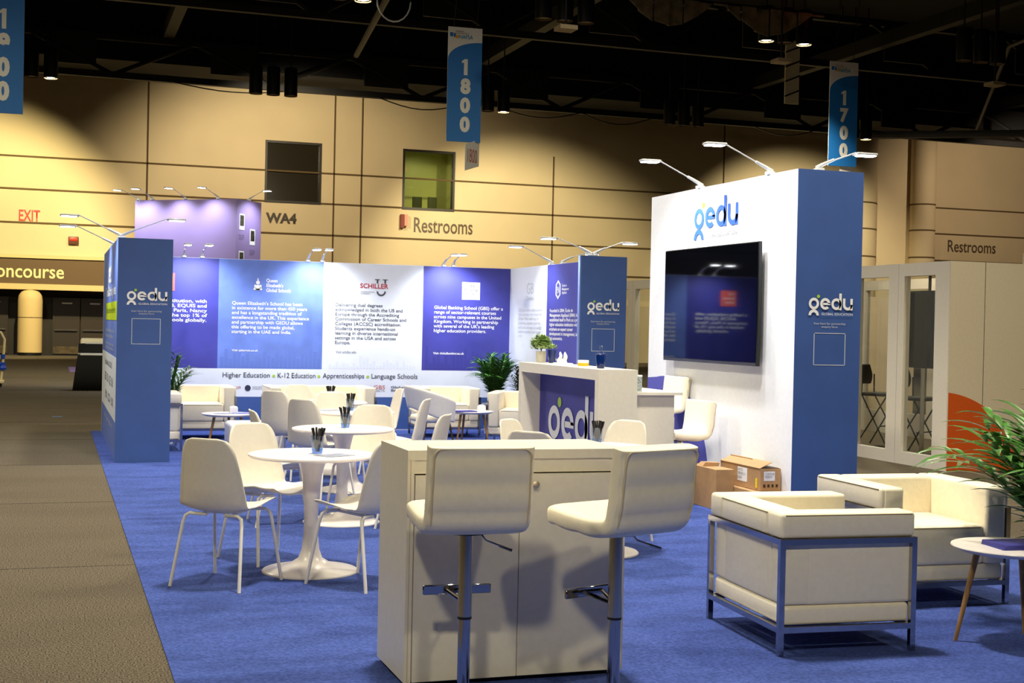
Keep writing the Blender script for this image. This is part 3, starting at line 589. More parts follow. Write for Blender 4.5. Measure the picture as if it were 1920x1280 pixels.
for k in (0, 1):
    a = CX0 + .033 + k * .4785
    d = MB().box(a, a + .4755, CY0 - .008, CY0 + .012, .022, .915, .002, 1).build('door', M_LAM, fc, 30)
    if k == 0: MB().lathe([(.007, 0), (.007, .012), (.015, .018), (.016, .026), (.009, .031), (.001, .032)], 20).build('knob', mat('satin_nickel', (200, 185, 160), .38, .7), d).matrix_local = Matrix.Translation((CX0 + .575, CY0 - .008, .89 - .02)) @ Matrix.Rotation(PI / 2, 4, 'X')

# ------------------------------------------------------------------ shell chairs
def sheet(rows, th, name, m, parent, sub=1):
    bm = bmesh.new(); R = [[bm.verts.new(p) for p in r] for r in rows]
    for a, b in zip(R, R[1:]):
        for k in range(len(a) - 1): bm.faces.new((a[k], a[k + 1], b[k + 1], b[k]))
    bmesh.ops.recalc_face_normals(bm, faces=bm.faces)
    me = D.meshes.new(name); bm.to_mesh(me); bm.free(); me.materials.append(m)
    for p in me.polygons: p.use_smooth = True
    o = D.objects.new(name, me); COL.objects.link(o); o.parent = parent
    s = o.modifiers.new('thickness', 'SOLIDIFY'); s.thickness = th; s.offset = 0
    if sub: ss = o.modifiers.new('smooth', 'SUBSURF'); ss.levels = sub; ss.render_levels = sub
    return o
def catmull(P, t):
    n = len(P) - 1; i = min(int(t * n), n - 1); f = t * n - i
    p0, p1, p2, p3 = P[max(i - 1, 0)], P[i], P[i + 1], P[min(i + 2, n)]
    return tuple(.5 * ((2 * b) + (-a + c_) * f + (2 * a - 5 * b + 4 * c_ - d_) * f * f + (-a + 3 * b - 3 * c_ + d_) * f ** 3) for a, b, c_, d_ in zip(p0, p1, p2, p3))
def make_chair(label):
    t = thing('shell_chair', label, 'chair')
    prof = [(.235, .448, .205), (.16, .462, .225), (.04, .448, .235), (-.08, .430, .233), (-.165, .452, .230), (-.205, .54, .222), (-.228, .66, .205), (-.25, .77, .185), (-.27, .88, .165)]
    rows = []
    for i in range(41):
        y, z, w = catmull(prof, i / 40); v = i / 40
        e = 1.0
        if v > .88: q = (v - .88) / .12; e = .52 + .48 * math.sqrt(max(0, 1 - q * q))
        if v < .10: q = (.10 - v) / .10; e = .62 + .38 * math.sqrt(max(0, 1 - q * q))
        back = min(1, max(0, (v - .42) / .2)); row = []
        for k in range(13):
            s = (k - 6) / 6; c2 = s * s
            row.append((s * w * e, y + .045 * c2 * back * e * e, z + (.045 * c2) * (1 - back)))
        rows.append(row)
    sheet(rows, .008, 'shell', M_PLASTIC, t, 0)
    for sx in (-1, 1):
        for sy, top in ((1, .438), (-1, .425)):
            MB().tube([(sx * .235, sy * .235 + (0 if sy > 0 else .0), 0), (sx * .2, sy * .165, top - .05), (sx * .19, sy * .155, top - .015), (sx * .165, sy * .15, top), (sx * .06, sy * .13, top - .004)], .0105, 10).build('leg', M_LEGW, t, 50)
    MB().tube([(-.1, -.14, .42), (-.07, .13, .432)], .009, 8).tube([(.1, -.14, .42), (.07, .13, .432)], .009, 8).build('under_frame', M_LEGW, t)
    return t
CH = [((1.01, 8.147), (.64, .77), 'white shell chair seen from behind at the nearest table, left side'),
      ((1.375, 8.93), (.43, -.90), 'white shell chair turned toward the viewer behind the nearest table'),
      ((1.79, 7.97), (-.6, .8), 'white shell chair in profile tucked beside the foreground counter'),
      ((1.72, 10.5), (1, .0), 'white shell chair left of the second table, only its back tip showing'),
      ((2.45, 10.92), (-.52, -.85), 'cream lit shell chair facing the viewer behind the second table'),
      ((2.68, 10.13), (-.84, .53), 'shell chair seen from the side right of the second table, nearest the counter'),
      ((2.30, 12.12), (.78, .63), 'shell chair seen from behind left of the third table'),
      ((2.64, 12.99), (.04, -1), 'shell chair facing the viewer behind the third table, pen glass above it'),
      ((3.08, 12.19), (-.89, .46), 'pale shell chair in profile right of the third table'),
      ((2.27, 13.55), (.77, .64), 'tall-looking shell chair seen from behind left of the farthest table'),
      ((2.62, 14.5), (.3, -.95), 'shell chair facing the viewer behind the farthest table before the sofa'),
      ((3.27, 13.96), (-1, .02), 'shell chair in profile right of the farthest table'),
      ((3.37, 9.27), (.7, -.72), 'shell chair behind the counter, half hidden left of the logo counter'),
      ((3.15, 8.52), (.72, .70), 'shell chair low behind the left bar stool, only its top showing'),
      ((3.90, 9.17), (-.85, -.5), 'shell chair alone before the reception counter end')]
ch0 = None
for (x, y), f, lab in CH:
    rz = math.atan2(-f[0], f[1])
    if ch0 is None: ch0 = make_chair(lab); ch0['group'] = 'white shell chairs at the round tables'; ch0.location = (x, y, .006); ch0.rotation_euler = (0, 0, rz)
    else: dup(ch0, (x, y, .006), rz, lab)

# ------------------------------------------------------------------ round pedestal tables
def make_table(lab):
    t = thing('pedestal_table', lab, 'table', group='white round pedestal tables')
    MB().lathe([(.001, .706), (.3, .708), (.385, .718), (.398, .728), (.396, .737), (.388, .74), (.001, .74)], 64).build('tabletop', M_TABLE, t, 50)
    MB().lathe([(.30, 0), (.302, .006), (.29, .016), (.22, .03), (.13, .05), (.075, .085), (.055, .14), (.045, .24), (.043, .34), (.048, .46), (.062, .6), (.085, .69), (.10, .708)], 48).build('pedestal', M_TABLE, t, 70)
    return t
TB = [((1.56, 8.42), 'round white pedestal table nearest the viewer with pens and leaflets'), ((2.175, 10.45), 'round white pedestal table, second in the row'), ((2.67, 12.42), 'round white pedestal table, third in the row'),
      ((2.75, 13.95), 'round white pedestal table farthest back before the sofas'), ((3.62, 8.72), 'round white pedestal table hidden behind the foreground counter')]
tb0 = None
for (x, y), lab in TB:
    if tb0 is None: tb0 = make_table(lab); tb0.location = (x, y, .006)
    else: dup(tb0, (x, y, .006), 0, lab)
TZ = .746
# pen glasses: one tumbler each, every pen a thing of its own
cup0 = pen0 = None
CUPS = [((1.585, 8.39), 'nearest table', 11), ((2.19, 10.44), 'second table', 10), ((2.665, 12.5), 'third table', 11), ((2.775, 14.0), 'farthest table', 10), ((3.70, 8.93), 'table behind the foreground counter', 9)]
for (x, y), w, n in CUPS:
    lab = 'clear tumbler with blue base holding black pens on the ' + w
    if cup0 is None:
        cup0 = thing('pen_tumbler', lab, 'glass', (x, y, TZ), 0, 'pen tumblers on the round tables')
        MB().lathe([(.001, .004), (.03, .004), (.034, .03), (.041, .115), (.038, .115), (.031, .03), (.027, .008), (.001, .008)], 24, cap=False).build('glass_wall', M_TUMB, cup0)
        MB().lathe([(.0315, .002), (.0365, .036)], 24, cap=False).build('blue_base', M_TUMBB, cup0)
    else: dup(cup0, (x, y, TZ), 0, lab)
    for k in range(n):
        a = 2 * PI * k / n + .3 * random.random(); rr = .016 if k % 3 else .006; tl = .16 + .14 * random.random()
        loc = (x + rr * math.cos(a) * .5, y + rr * math.sin(a) * .5, TZ + .012 + .008 * random.random())
        tilt = (-math.sin(a) * tl, math.cos(a) * tl)
        if pen0 is None:
            pen0 = thing('pen', 'x', 'pen'); MB().tube([(0, 0, 0), (0, 0, .012), (0, 0, .13), (0, 0, .15)], .0048, 8).build('barrel', M_BLACKP, pen0); MB().box(.004, .008, -.002, .002, .10, .148).build('clip', M_BLACKM, pen0)
            pen0.location = loc; pen0.rotation_euler = (tilt[0], tilt[1], 0); pen0['group'] = 'black pens on the ' + w; pen0['label'] = 'black pen standing in the tumbler on the ' + w
        else: dup(pen0, loc, 0, 'black pen standing in the tumbler on the ' + w, 'black pens on the ' + w, tilt)
def flat(name, x, y, z, w, h, rz, m, lab, cat, th=.003, grp=None):
    o = MB().box(-w / 2, w / 2, -h / 2, h / 2, 0, th).build(name, m, None, 0); o.location = (x, y, z); o.rotation_euler = (0, 0, rz); return tag(o, lab, cat, grp)
M_LEAFL = mat('leaflet_grey_print', (150, 155, 175), .4, noise=.3, scale=20)
flat('leaflet', 1.46, 8.47, TZ, .15, .21, .9, M_PAPER, 'white leaflet left of the pens on the nearest table', 'leaflet')
flat('leaflet', 1.67, 8.27, TZ, .21, .15, .5, M_LEAFL, 'grey printed leaflet before the pens on the nearest table', 'leaflet')
flat('leaflet', 2.05, 10.5, TZ, .21, .12, .3, M_PAPER, 'white leaflet left of the pens on the second table', 'leaflet')
flat('leaflet', 2.27, 10.32, TZ, .2, .14, -.2, M_PAPER, 'white leaflet right of the pens on the second table', 'leaflet')
flat('leaflet', 2.5, 12.55, TZ, .2, .14, .4, M_LEAFL, 'grey leaflet on the third table', 'leaflet')
flat('leaflet', 2.58, 14.05, TZ, .2, .14, .1, M_LEAFL, 'grey leaflet on the farthest round table', 'leaflet')

# ------------------------------------------------------------------ cube armchairs
def make_armchair(name, label, cat, W_, D_=.72, H=.69, seats=1):
    t = thing(name, label, cat); a = .135; hw, hd = W_ / 2, D_ / 2; zr = .565; s = .028
    fr = MB()
    for x in (-hw, hw - s):
        for y in (-hd, hd - s): fr.box(x, x + s, y, y + s, 0, zr)
        fr.box(x, x + s, -hd + s, hd - s, .112, .14).box(x, x + s, -hd + s, hd - s, zr - s, zr)
    fr.box(-hw + s, hw - s, -hd, -hd + s, .112, .14).box(-hw + s, hw - s, -hd, -hd + s, zr - s, zr).box(-hw + s, hw - s, hd - s, hd, .112, .14)
    fr.build('chrome_frame', M_CHROME, t, 0)
    i = s + .002
    for k, x in ((0, -hw + i), (1, hw - i - a)):
        lo, hi = (x - .02, x + a - .003) if k == 0 else (x + .003, x + a + .02)
        o = MB().box(x, x + a, -hd + i + a - .01, hd - .002, .237, H - .001, .02, 3).box(lo, hi, -hd + .004, hd - .006, zr + .002, H, .02, 3).box(x + .0015, x + a - .0015, -hd + i, -hd + i + a + .06, .2385, zr + .004, .02, 3).build('armrest', M_LEATH, t)
        xo = x - .019 if k == 0 else x + a + .019
        MB().tube([(xo, -hd + .03, H - .012), (xo, hd - .025, H - .012)], .003, 6).build('piping', M_SEAM, o)
    o = MB().box(-hw + i + a - .01, hw - i - a + .01, -hd + i, -hd + i + a + .012, .237, H - .003, .018, 3).box(-hw + i + a + .002, hw - i - a - .002, -hd + .004, -hd + i + a + .006, zr + .002, H - .002, .018, 3).build('backrest', M_LEATH, t)
    MB().tube([(-hw + i + a, -hd + .006, H - .014), (hw - i - a, -hd + .006, H - .014)], .003, 6).build('piping', M_SEAM, o)
    MB().box(-hw + i, hw - i, -hd + i, hd - i + .01, .141, .236, .02, 3).build('base_cushion', M_LEATH, t)
    x0, x1 = -hw + i + a + .002, hw - i - a - .002; wS = (x1 - x0) / seats
    for k in range(seats):
        o = MB().box(x0 + k * wS + .001, x0 + (k + 1) * wS - .001, -hd + i + a, hd - .004, .237, .465, .025, 3).build('seat_cushion', M_LEATH, t)
        MB().tube([(x0 + k * wS + .03, hd - .006, .452), (x0 + (k + 1) * wS - .03, hd - .006, .452)], .003, 6).build('piping', M_SEAM, o)
    return t
def face(f): return math.atan2(-f[0], f[1])
G = 'cream leather cube armchairs with chrome frames'
ac = make_armchair('cube_armchair', 'cream cube armchair in the right foreground seen from behind and side', 'armchair', .88, .74); ac['group'] = G; ac.location = (3.735, 6.13, .006); ac.rotation_euler = (0, 0, face((1, -.07)))
dup(ac, (4.92, 6.93, .006), face((-.04, -1)), 'cream cube armchair at right facing the viewer by the palm', G)
dup(ac, (1.88, 18.35, .006), face((0, -1)), 'cream cube armchair against the back wall beside the left blue wall', G)
dup(ac, (5.27, 18.38, .006), face((-.05, -1)), 'cream cube armchair against the back wall left of the potted palm', G)
dup(ac, (5.98, 17.05, .006), face((-.45, -.9)), 'cream cube armchair half hidden behind the reception counter', G)
a2 = make_armchair('cube_armchair', 'cube armchair seen from behind, mostly hidden by the left blue wall', 'armchair', .735, .74); a2['group'] = G; a2.location = (1.115, 16.75, .006)
sf = make_armchair('cube_sofa', 'cream two-seat cube sofa in the middle of the back wall', 'sofa', 1.46, .74, seats=2); sf.location = (3.47, 18.35, .006); sf.rotation_euler = (0, 0, face((0, -1)))
ot = thing('ottoman', 'white rounded cube ottoman partly hidden behind a chair', 'ottoman', (2.14, 15.06, .006)); MB().box(-.3, .3, -.26, .26, .03, .45, .045, 4).build('cushion', mat('white_leather', (238, 238, 244), .45), ot); MB().box(-.25, .25, -.2, .2, 0, .03).build('plinth', M_BLACKM, ot, 0)

# lounge chair with a wraparound back
lc = thing('lounge_chair', 'pale grey lounge chair with a wide wraparound back', 'armchair', (4.42, 15.9, .006), face((.96, .10)))
rows = []
for i in range(33):
    a = math.radians(-128 + 256 * i / 32); c = (1 + math.cos(a)) / 2; zt = .60 + .23 * c; zb = .40 + .17 * c ** 2 - .02
    row = []
    for k in range(7):
        f = k / 6; rr = .31 + .07 * f * c; row.append((rr * math.sin(a), -rr * math.cos(a) * .95, zb + (zt - zb) * f))
    rows.append(row)
sheet(rows, .035, 'wraparound_back', mat('pale_vinyl', (226, 222, 218), .4), lc)
MB().lathe([(.001, .38), (.2, .38), (.27, .40), (.285, .43), (.27, .465), (.2, .48), (.001, .485)], 36).build('seat_cushion', M_LEATH, lc, 60)
for sx in (-1, 1):
    for sy in (-1, 1): MB().tube([(sx * .15, sy * .15, .385), (sx * .22, sy * .22, 0)], .016, 8, r2=.009).build('leg', mat('dark_wood', (50, 34, 22), .5), lc)

# ------------------------------------------------------------------ three-legged side tables
def make_side(lab, rz, loc):
    t = thing('side_table', lab, 'side table', loc, rz, 'white round side tables with oak legs')
    MB().lathe([(.001, .47), (.26, .47), (.295, .485), (.3, .492), (.298, .497), (.001, .497)], 56).build('tabletop', M_TABLE, t, 50)
    for k in range(3):
        a = 2 * PI * k / 3; MB().tube([(.17 * math.cos(a), .17 * math.sin(a), .47), (.27 * math.cos(a), .27 * math.sin(a), 0)], .017, 10, r2=.010).build('leg', M_WOOD, t)
    MB().box(-.19, .19, -.015, .015, .455, .47).build('under_brace', M_STEEL, t, 0)
    return t
s0 = make_side('white side table with oak legs at the right edge holding indigo booklets', math.radians(155), (4.66, 5.69, .006))
dup(s0, (1.93, 15.72, .006), math.radians(200), 'white side table before the left back wall armchair')
dup(s0, (4.96, 16.15, .006), math.radians(215), 'white side table right of the lounge chair')
s0.children[0].location = (0, 0, -.0)
M_BOOK = mat('indigo_booklet', (60, 60, 150), .4, noise=.08, scale=20)
for k in range(4): flat('booklet', 4.68 + .004 * k, 5.66 + .003 * k, .503 + .006 * k, .30, .21, -.15 + .03 * k, M_BOOK, 'indigo booklet in the stack on the right foreground side table', 'booklet', .0055, 'indigo booklets on the right side table')
flat('booklet', 4.83, 16.0, .503, .3, .2, .1, M_BOOK, 'indigo booklet on the side table right of the lounge chair', 'booklet', .012)
flat('leaflet', 1.87, 15.65, .503, .21, .15, .1, M_LEAFL, 'grey printed leaflet on the left rear side table', 'leaflet')
flat('leaflet', 2.08, 15.72, .503, .21, .15, -.2, mat('blue_leaflet', (80, 100, 200), .4, noise=.3, scale=20), 'blue printed leaflet on the left rear side table', 'leaflet')
for (x, y), lab in (((2.0, 15.78), 'white box of leaflets on the left rear side table'), ((5.1, 16.1), 'white house-shaped box on the side table right of the lounge chair')):
    b = thing('card_box', lab, 'box', (x, y, .503)); MB().box(-.045, .045, -.035, .035, 0, .065).build('box_body', M_PAPER, b, 0); MB().prism([(-.04, 0), (.04, 0), (.04, .012), (0, .02), (-.04, .012)], (0, .0, .065), XP, ZP, .01).build('contents', mat('grey_print', (0, 0, 0)) if 0 else M_PAPER, b, 0)

# ------------------------------------------------------------------ bar stools
def make_stool(lab, lift=0.0):
    t = thing('bar_stool', lab, 'bar stool', group='cream leather bar stools with chrome columns')
    z0 = .772 + lift
    path = [(.192, z0 + .024), (.175, z0 + .024), (.10, z0 + .014), (.0, z0 + .006), (-.10, z0 + .006), (-.172, z0 + .024), (-.195, z0 + .09), (-.205, z0 + .17), (-.213, z0 + .25), (-.22, z0 + .315), (-.222, z0 + .33)]
    rows = []; N = 44
    for i in range(N + 1):
        v = i / N; y, z = catmull(path, v); y2, z2 = catmull(path, min(1, v + .01)); y1, z1 = catmull(path, max(0, v - .01))
        ty, tz = y2 - y1, z2 - z1; L = math.hypot(ty, tz) or 1; ny, nz = tz / L, -ty / L
        quilt = .012 * abs(math.sin(v * PI * 7)) ** .5
        e = 1.0; w = .212
        if v < .06: q = (.06 - v) / .06; e = max(.25, math.sqrt(max(0, 1 - q * q)))
        if v > .94: q = (v - .94) / .06; e = max(.25, math.sqrt(max(0, 1 - q * q)))
        row = []
        for k in range(28):
            a = 2 * PI * k / 28; ca, sa = math.cos(a), math.sin(a)
            sx = math.copysign(abs(ca) ** .28, ca); st = math.copysign(abs(sa) ** .5, sa)
            h = .042 * e if st > 0 else (.034 + quilt) * e
            row.append((sx * w * (.94 + .06 * e), y + ny * st * h, z + nz * st * h))
        rows.append(row)
    bm = bmesh.new(); R = [[bm.verts.new(p) for p in r] for r in rows]
    for a, b in zip(R, R[1:]):
        for k in range(28): bm.faces.new((a[k], a[(k + 1) % 28], b[(k + 1) % 28], b[k]))
    bm.faces.new(R[0][::-1]); bm.faces.new(R[-1]); bmesh.ops.recalc_face_normals(bm, faces=bm.faces)
    me = D.meshes.new('padded_shell'); bm.to_mesh(me); bm.free(); me.materials.append(M_LEATH)
    for p in me.polygons: p.use_smooth = True
    me.set_sharp_from_angle(angle=math.radians(60))
    o = D.objects.new('padded_shell', me); COL.objects.link(o); o.parent = t
    yb = -.262
    pts = [(-.192, -.215, z0 + .02), (-.196, -.240, z0 + .1), (-.194, -.256, z0 + .26)] + [(-.165 - .03 * math.cos(q), -.262, z0 + .285 + .03 * math.sin(q)) for q in (0.2, .6, 1.0, 1.4)] + [(.165 + .03 * math.sin(q), -.262, z0 + .285 + .03 * math.cos(q)) for q in (.2, .6, 1.0, 1.4)] + [(.194, -.252, z0 + .26), (.196, -.238, z0 + .1), (.192, -.215, z0 + .02)]
    MB().tube(pts, .0038, 8).build('piping', M_PIPE, o)
    MB().lathe([(.09, z0 - .045), (.09, z0 - .024)], 24).build('mounting_plate', M_BLACKM, t)
    MB().lathe([(.0285, .385 + lift * .5), (.0285, z0 - .04)], 28).build('sleeve', M_STEEL, t); MB().lathe([(.0255, .02), (.0255, .41)], 28).build('column', M_CHROME, t); MB().lathe([(.0295, .378 + lift * .5), (.0295, .388 + lift * .5)], 28).build('collar', M_BLACKM, t)
    MB().lathe([(.2, 0), (.2, .008), (.17, .018), (.06, .03), (.035, .05), (.001, .05)], 40).build('base', M_CHROME, t)
    fz = .47 + lift * .5
    MB().box(-.145, .145, .135, .15, fz - .02, fz + .02, .004, 1).build('footrest_bar', M_CHROME, t); MB().tube([(-.05, .14, fz), (0, .0, fz - .03)], .009, 8).tube([(.05, .14, fz), (0, .0, fz - .03)], .009, 8).build('footrest_strut', M_CHROME, t)
    MB().tube([(.04, -.03, z0 - .03), (.07, -.05, z0 - .07), (.15, -.08, z0 - .10)], .004, 8).tube([(.12, -.07, z0 - .09), (.17, -.087, z0 - .108)], .006, 8).build('lever', M_CHROME, t)
    return t
st = make_stool('cream bar stool seen straight from behind, left of the two in the foreground'); st.location = (1.60, 5.22, .006); st.rotation_euler = (0, 0, face((.06, 1)))
dup(st, (2.195, 5.07, .006), face((-.33, .94)), 'cream bar stool turned left, right of the two in the foreground')
s2 = make_stool('white bar stool facing left beside the white tower face', -.19); s2.location = (5.53, 11.34, .006); s2.rotation_euler = (0, 0, face((-.97, -.12)))
dup(st, (5.66, 12.15, .006), face((-1, -.05)), 'white bar stool behind the low desk, only its back top showing')

# ------------------------------------------------------------------ things on the reception counter
def leafball(name, n, r, cz, m, parent, sz=.03, flatn=.7):
    b = MB()
    for k in range(n):
        a = random.random() * 2 * PI; c = random.uniform(-.5, 1); rr = r * (.35 + .65 * random.random()); s = math.sqrt(max(0, 1 - c * c))
        p = Vector((rr * s * math.cos(a), rr * s * math.sin(a), cz + rr * c * flatn))
        d = Vector((math.cos(a), math.sin(a), random.uniform(0, 1.2))).normalized(); w = d.cross(Vector((0, 0, 1))).normalized() * sz * .45; n_ = d.cross(w).normalized() * sz * .12
        q = [b.bm.verts.new(p + v) for v in (-d * sz * .5, w + n_, d * sz * .6, -w + n_)]; b.bm.faces.new(q)
    return b.build(name, m, parent)
pz = RH
t = thing('potted_succulent', 'small leafy plant in a pale stone pot on the reception counter', 'plant', (4.50, 12.45 - .13, pz)); MB().lathe([(.036, 0), (.045, .01), (.052, .115), (.046, .115), (.043, .1), (.001, .1)], 28, cap=False).build('pot', M_POTC, t)
leafball('foliage', 620, .11, .185, M_LEAF2, t, .036, .95); MB().tube([(0, 0, .1), (0, .01, .2)], .006, 6).build('stem', M_STEM, t)
t = thing('navy_cup', 'dark navy cup with a sprig beside the small plant on the counter', 'cup', (4.56, 12.18, pz)); MB().lathe([(.001, 0), (.03, 0), (.044, .13), (.041, .13), (.028, .006), (.001, .006)], 24, cap=False).build('cup_wall', M_NAVY, t); leafball('sprig', 60, .05, .16, M_LEAF2, t, .025)
t = thing('tissue_box', 'white tissue standing up from a flat box on the counter', 'tissue box', (4.52, 11.78, pz)); MB().box(-.06, .06, -.11, .11, 0, .02, .004).build('box', M_PAPER, t)
rows = [[(.03 * math.sin(k * 1.7) * (1 - j / 8), -.09 + .18 * k / 10 + .02 * math.sin(j), .02 + j / 7 * (.07 + .04 * math.sin(k * .9))) for k in range(11)] for j in range(8)]
sheet(rows, .002, 'tissue', M_PAPER, t)
t = thing('mint_tin', 'small white and yellow tub on the reception counter', 'tub', (4.54, 11.32, pz)); MB().lathe([(.05, 0), (.05, .06), (.001, .06)], 28).build('tub_wall', M_PAPER, t); MB().lathe([(.0505, .008), (.0505, .035)], 28, cap=False).build('yellow_band', mat('yellow_label', (240, 175, 20), .5), t)
t = thing('navy_bottle', 'navy blue bottle with clear top at the near end of the counter', 'bottle', (4.46, 10.72, pz)); MB().lathe([(.001, 0), (.031, 0), (.034, .02), (.046, .12), (.038, .135), (.016, .145), (.001, .146)], 28).build('bottle_body', M_NAVY, t); MB().lathe([(.014, .143), (.013, .19), (.018, .2), (.001, .2)], 20).build('stopper', M_TUMB, t)
t = thing('patterned_canister', 'tall silver and white patterned canister on the low desk', 'canister', (4.83, 10.78, 1.02)); MB().lathe([(.045, 0), (.045, .14), (.001, .14)], 28).build('canister_wall', M_SILVERPRINT, t); MB().lathe([(.046, .136), (.046, .15), (.001, .15)], 28).build('lid', M_PAPER, t)

# ------------------------------------------------------------------ cardboard boxes by the tower
def carton(lab, x0, x1, y0, y1, z0, z1, flaps=0):
    t = thing('cardboard_box', lab, 'box', ((x0 + x1) / 2, (y0 + y1) / 2, z0)); hx, hy, h = (x1 - x0) / 2, (y1 - y0) / 2, z1 - z0
    if not flaps: MB().box(-hx, hx, -hy, hy, 0, h, .003, 1).build('carton', M_CARD, t, 0)
    else:
        MB().box(-hx, hx, -hy, hy, 0, h - .02).build('carton', M_CARD, t, 0)
        MB().box(-hx + .01, hx - .01, -hy + .01, hy - .01, h - .02, h - .015).build('painted_inside_shade', M_CARDSHADE_INK, t, 0)  # carton is solid; this dark plate paints the shade of an open inside
        MB().prism([(0, 0), (2 * hy, 0), (2 * hy, .006), (0, .006)], (-hx, hy, h - .02), UY, ZP, .005).build('rim', M_CARD, t, 0)
        MB().prism([(-hx, 0), (.02, .05), (.02, .055), (-hx, .006)], (0, hy, h - .02), XP, ZP, 2 * hy * .98).build('flap', M_CARD, t, 0)
        MB().prism([(hx, 0), (.0, .05), (.0, .055), (hx, .006)], (0, hy, h - .02), XP, ZP, 2 * hy * .55).build('flap', M_CARD, t, 0)
    return t
b = carton('open kraft cardboard box with shipping labels on top of the pile', 5.74, 5.935, 10.2, 10.93, .212, .42, 1)
hy = (10.93 - 10.2) / 2; hx = .0975
MB().box(-hx - .002, -hx, -.13, .04, .05, .17).build('shipping_label', M_PAPER, b, 0); text('lettering', 'SHIP TO\n1800 HALL A\n||||||||||||', (-hx - .003, .03, .16), UY, ZP, .14, M_DARKP, b, height=.09)
MB().box(-hx - .002, -hx, -.31, -.28, .02, .1).build('yellow_sticker', mat('yellow_sticker', (235, 210, 20), .5), b, 0)
MB().box(-.065, .04, -hy - .002, -hy, .085, .165).build('address_label', M_PAPER, b, 0); text('lettering', 'TO: BOOTH 1800\nORLANDO FL', (-.055, -hy - .003, .155), XP, ZP, .085, M_GREYP, b, height=.045)
q = MB()
for k in range(4): q.box(-.07 + .04 * k, -.05 + .04 * k, -hy - .002, -hy, .03, .055)
q.build('handling_marks', M_CARDSHADE_INK, b, 0)
carton('wide low cardboard box underneath the open labelled one', 5.68, 5.94, 10.12, 10.98, .006, .208)
b = carton('brown cardboard box with folded top left of the pile', 5.5, 5.675, 10.55, 11.1, .006, .36); MB().prism([(-.08, 0), (.08, .0), (.09, .03), (-.05, .035)], (0, .1, .355), XP, ZP, .1).build('flap', M_CARD, b, 0)


# ------------------------------------------------------------------ palms
def palm(lab, loc, n, H, R, pot, leaf_l=.3, leaf_w=.03, seed=3, m=M_LEAF, name='potted_palm', arching=1.0):
    rnd = random.Random(seed); t = thing(name, lab, 'plant', loc)
    pb = MB(); k, pr, ph = pot
    if k == 'square':
        r = bmesh.ops.create_cube(pb.bm, size=1)['verts']
        for v in r: s = pr * (1 if v.co.z > 0 else .74); v.co = Vector((v.co.x * 2 * s, v.co.y * 2 * s, (v.co.z + .5) * ph))
    else: pb.lathe([(pr * .7, 0), (pr, ph), (pr * .92, ph), (pr * .9, ph - .03), (.001, ph - .03)], 36, cap=False)
    pb.build('planter', M_POTW, t); MB().lathe([(pr * .88, ph + .002 if k == 'square' else ph - .03), (.001, ph + .012 if k == 'square' else ph - .02)], 20).build('soil', M_SOIL, t)
    fr = MB(); stems = MB()
    for i in range(n):
        a = 2 * PI * i / n * 1.618 * 3 + rnd.uniform(-.3, .3); lean = rnd.uniform(.15, 1.0); L = H * rnd.uniform(.7, 1.0)
        d = Vector((math.cos(a), math.sin(a), 0)); pts = []; reach = R * lean
        for j in range(11):
            f = j / 10; pts.append(d * (reach * (f ** 1.3)) + Vector((d.x * .03, d.y * .03, ph + L * (f - .38 * arching * lean * f ** 2.6))))
        stems.tube(pts, .006, 5, r2=.002)
        for j in range(2, 11):
            t_ = (pts[min(j + 1, 10)] - pts[j - 1]).normalized(); sd = t_.cross(Vector((0, 0, 1))).normalized(); f = j / 10
            for sgn in (-1, 1):
                ll = leaf_l * (1 - .5 * abs(f - .6)) * rnd.uniform(.8, 1.1); dr = (sd * sgn * 1.0 + t_ * .9 + Vector((0, 0, rnd.uniform(-.1, .35)))).normalized()
                w = dr.cross(Vector((0, 0, 1))).normalized() * leaf_w * .5; p = pts[j]; prev = None
                for q in range(6):
                    g = q / 5; c = p + dr * ll * g + Vector((0, 0, -.35 * ll * g * g)); ww = w * (math.sin(PI * min(.97, g * .9 + .1)))
                    cur = [fr.bm.verts.new(c - ww + Vector((0, 0, .15 * ww.length))), fr.bm.verts.new(c - Vector((0, 0, .12 * ww.length))), fr.bm.verts.new(c + ww + Vector((0, 0, .15 * ww.length)))]
                    if prev:
                        fr.bm.faces.new((prev[0], prev[1], cur[1], cur[0])); fr.bm.faces.new((prev[1], prev[2], cur[2], cur[1]))
                    prev = cur
    fr.build('fronds', m, t, 80); stems.build('stems', M_STEM, t)
    return t
palm('palm in a tall white tapered planter at the back wall corner', (6.1, 18.62, .006), 46, .88, .28, ('square', .15, .44), .26, .034, 5)
palm('darker palm just behind the reception counter', (6.22, 17.75, .006), 16, .72, .26, ('round', .13, .35), .2, .024, 8, mat('dark_leaf', (22, 46, 26), .4, noise=.3, scale=8))
palm('palm at the right edge of the picture in the foreground', (5.12, 5.78, .006), 40, 1.10, .68, ('round', .16, .28), .36, .046, 31, arching=.85)
palm('palm mostly hidden behind the left blue wall', (1.36, 17.42, .006), 22, .92, .42, ('round', .14, .35), .26, .028, 4)

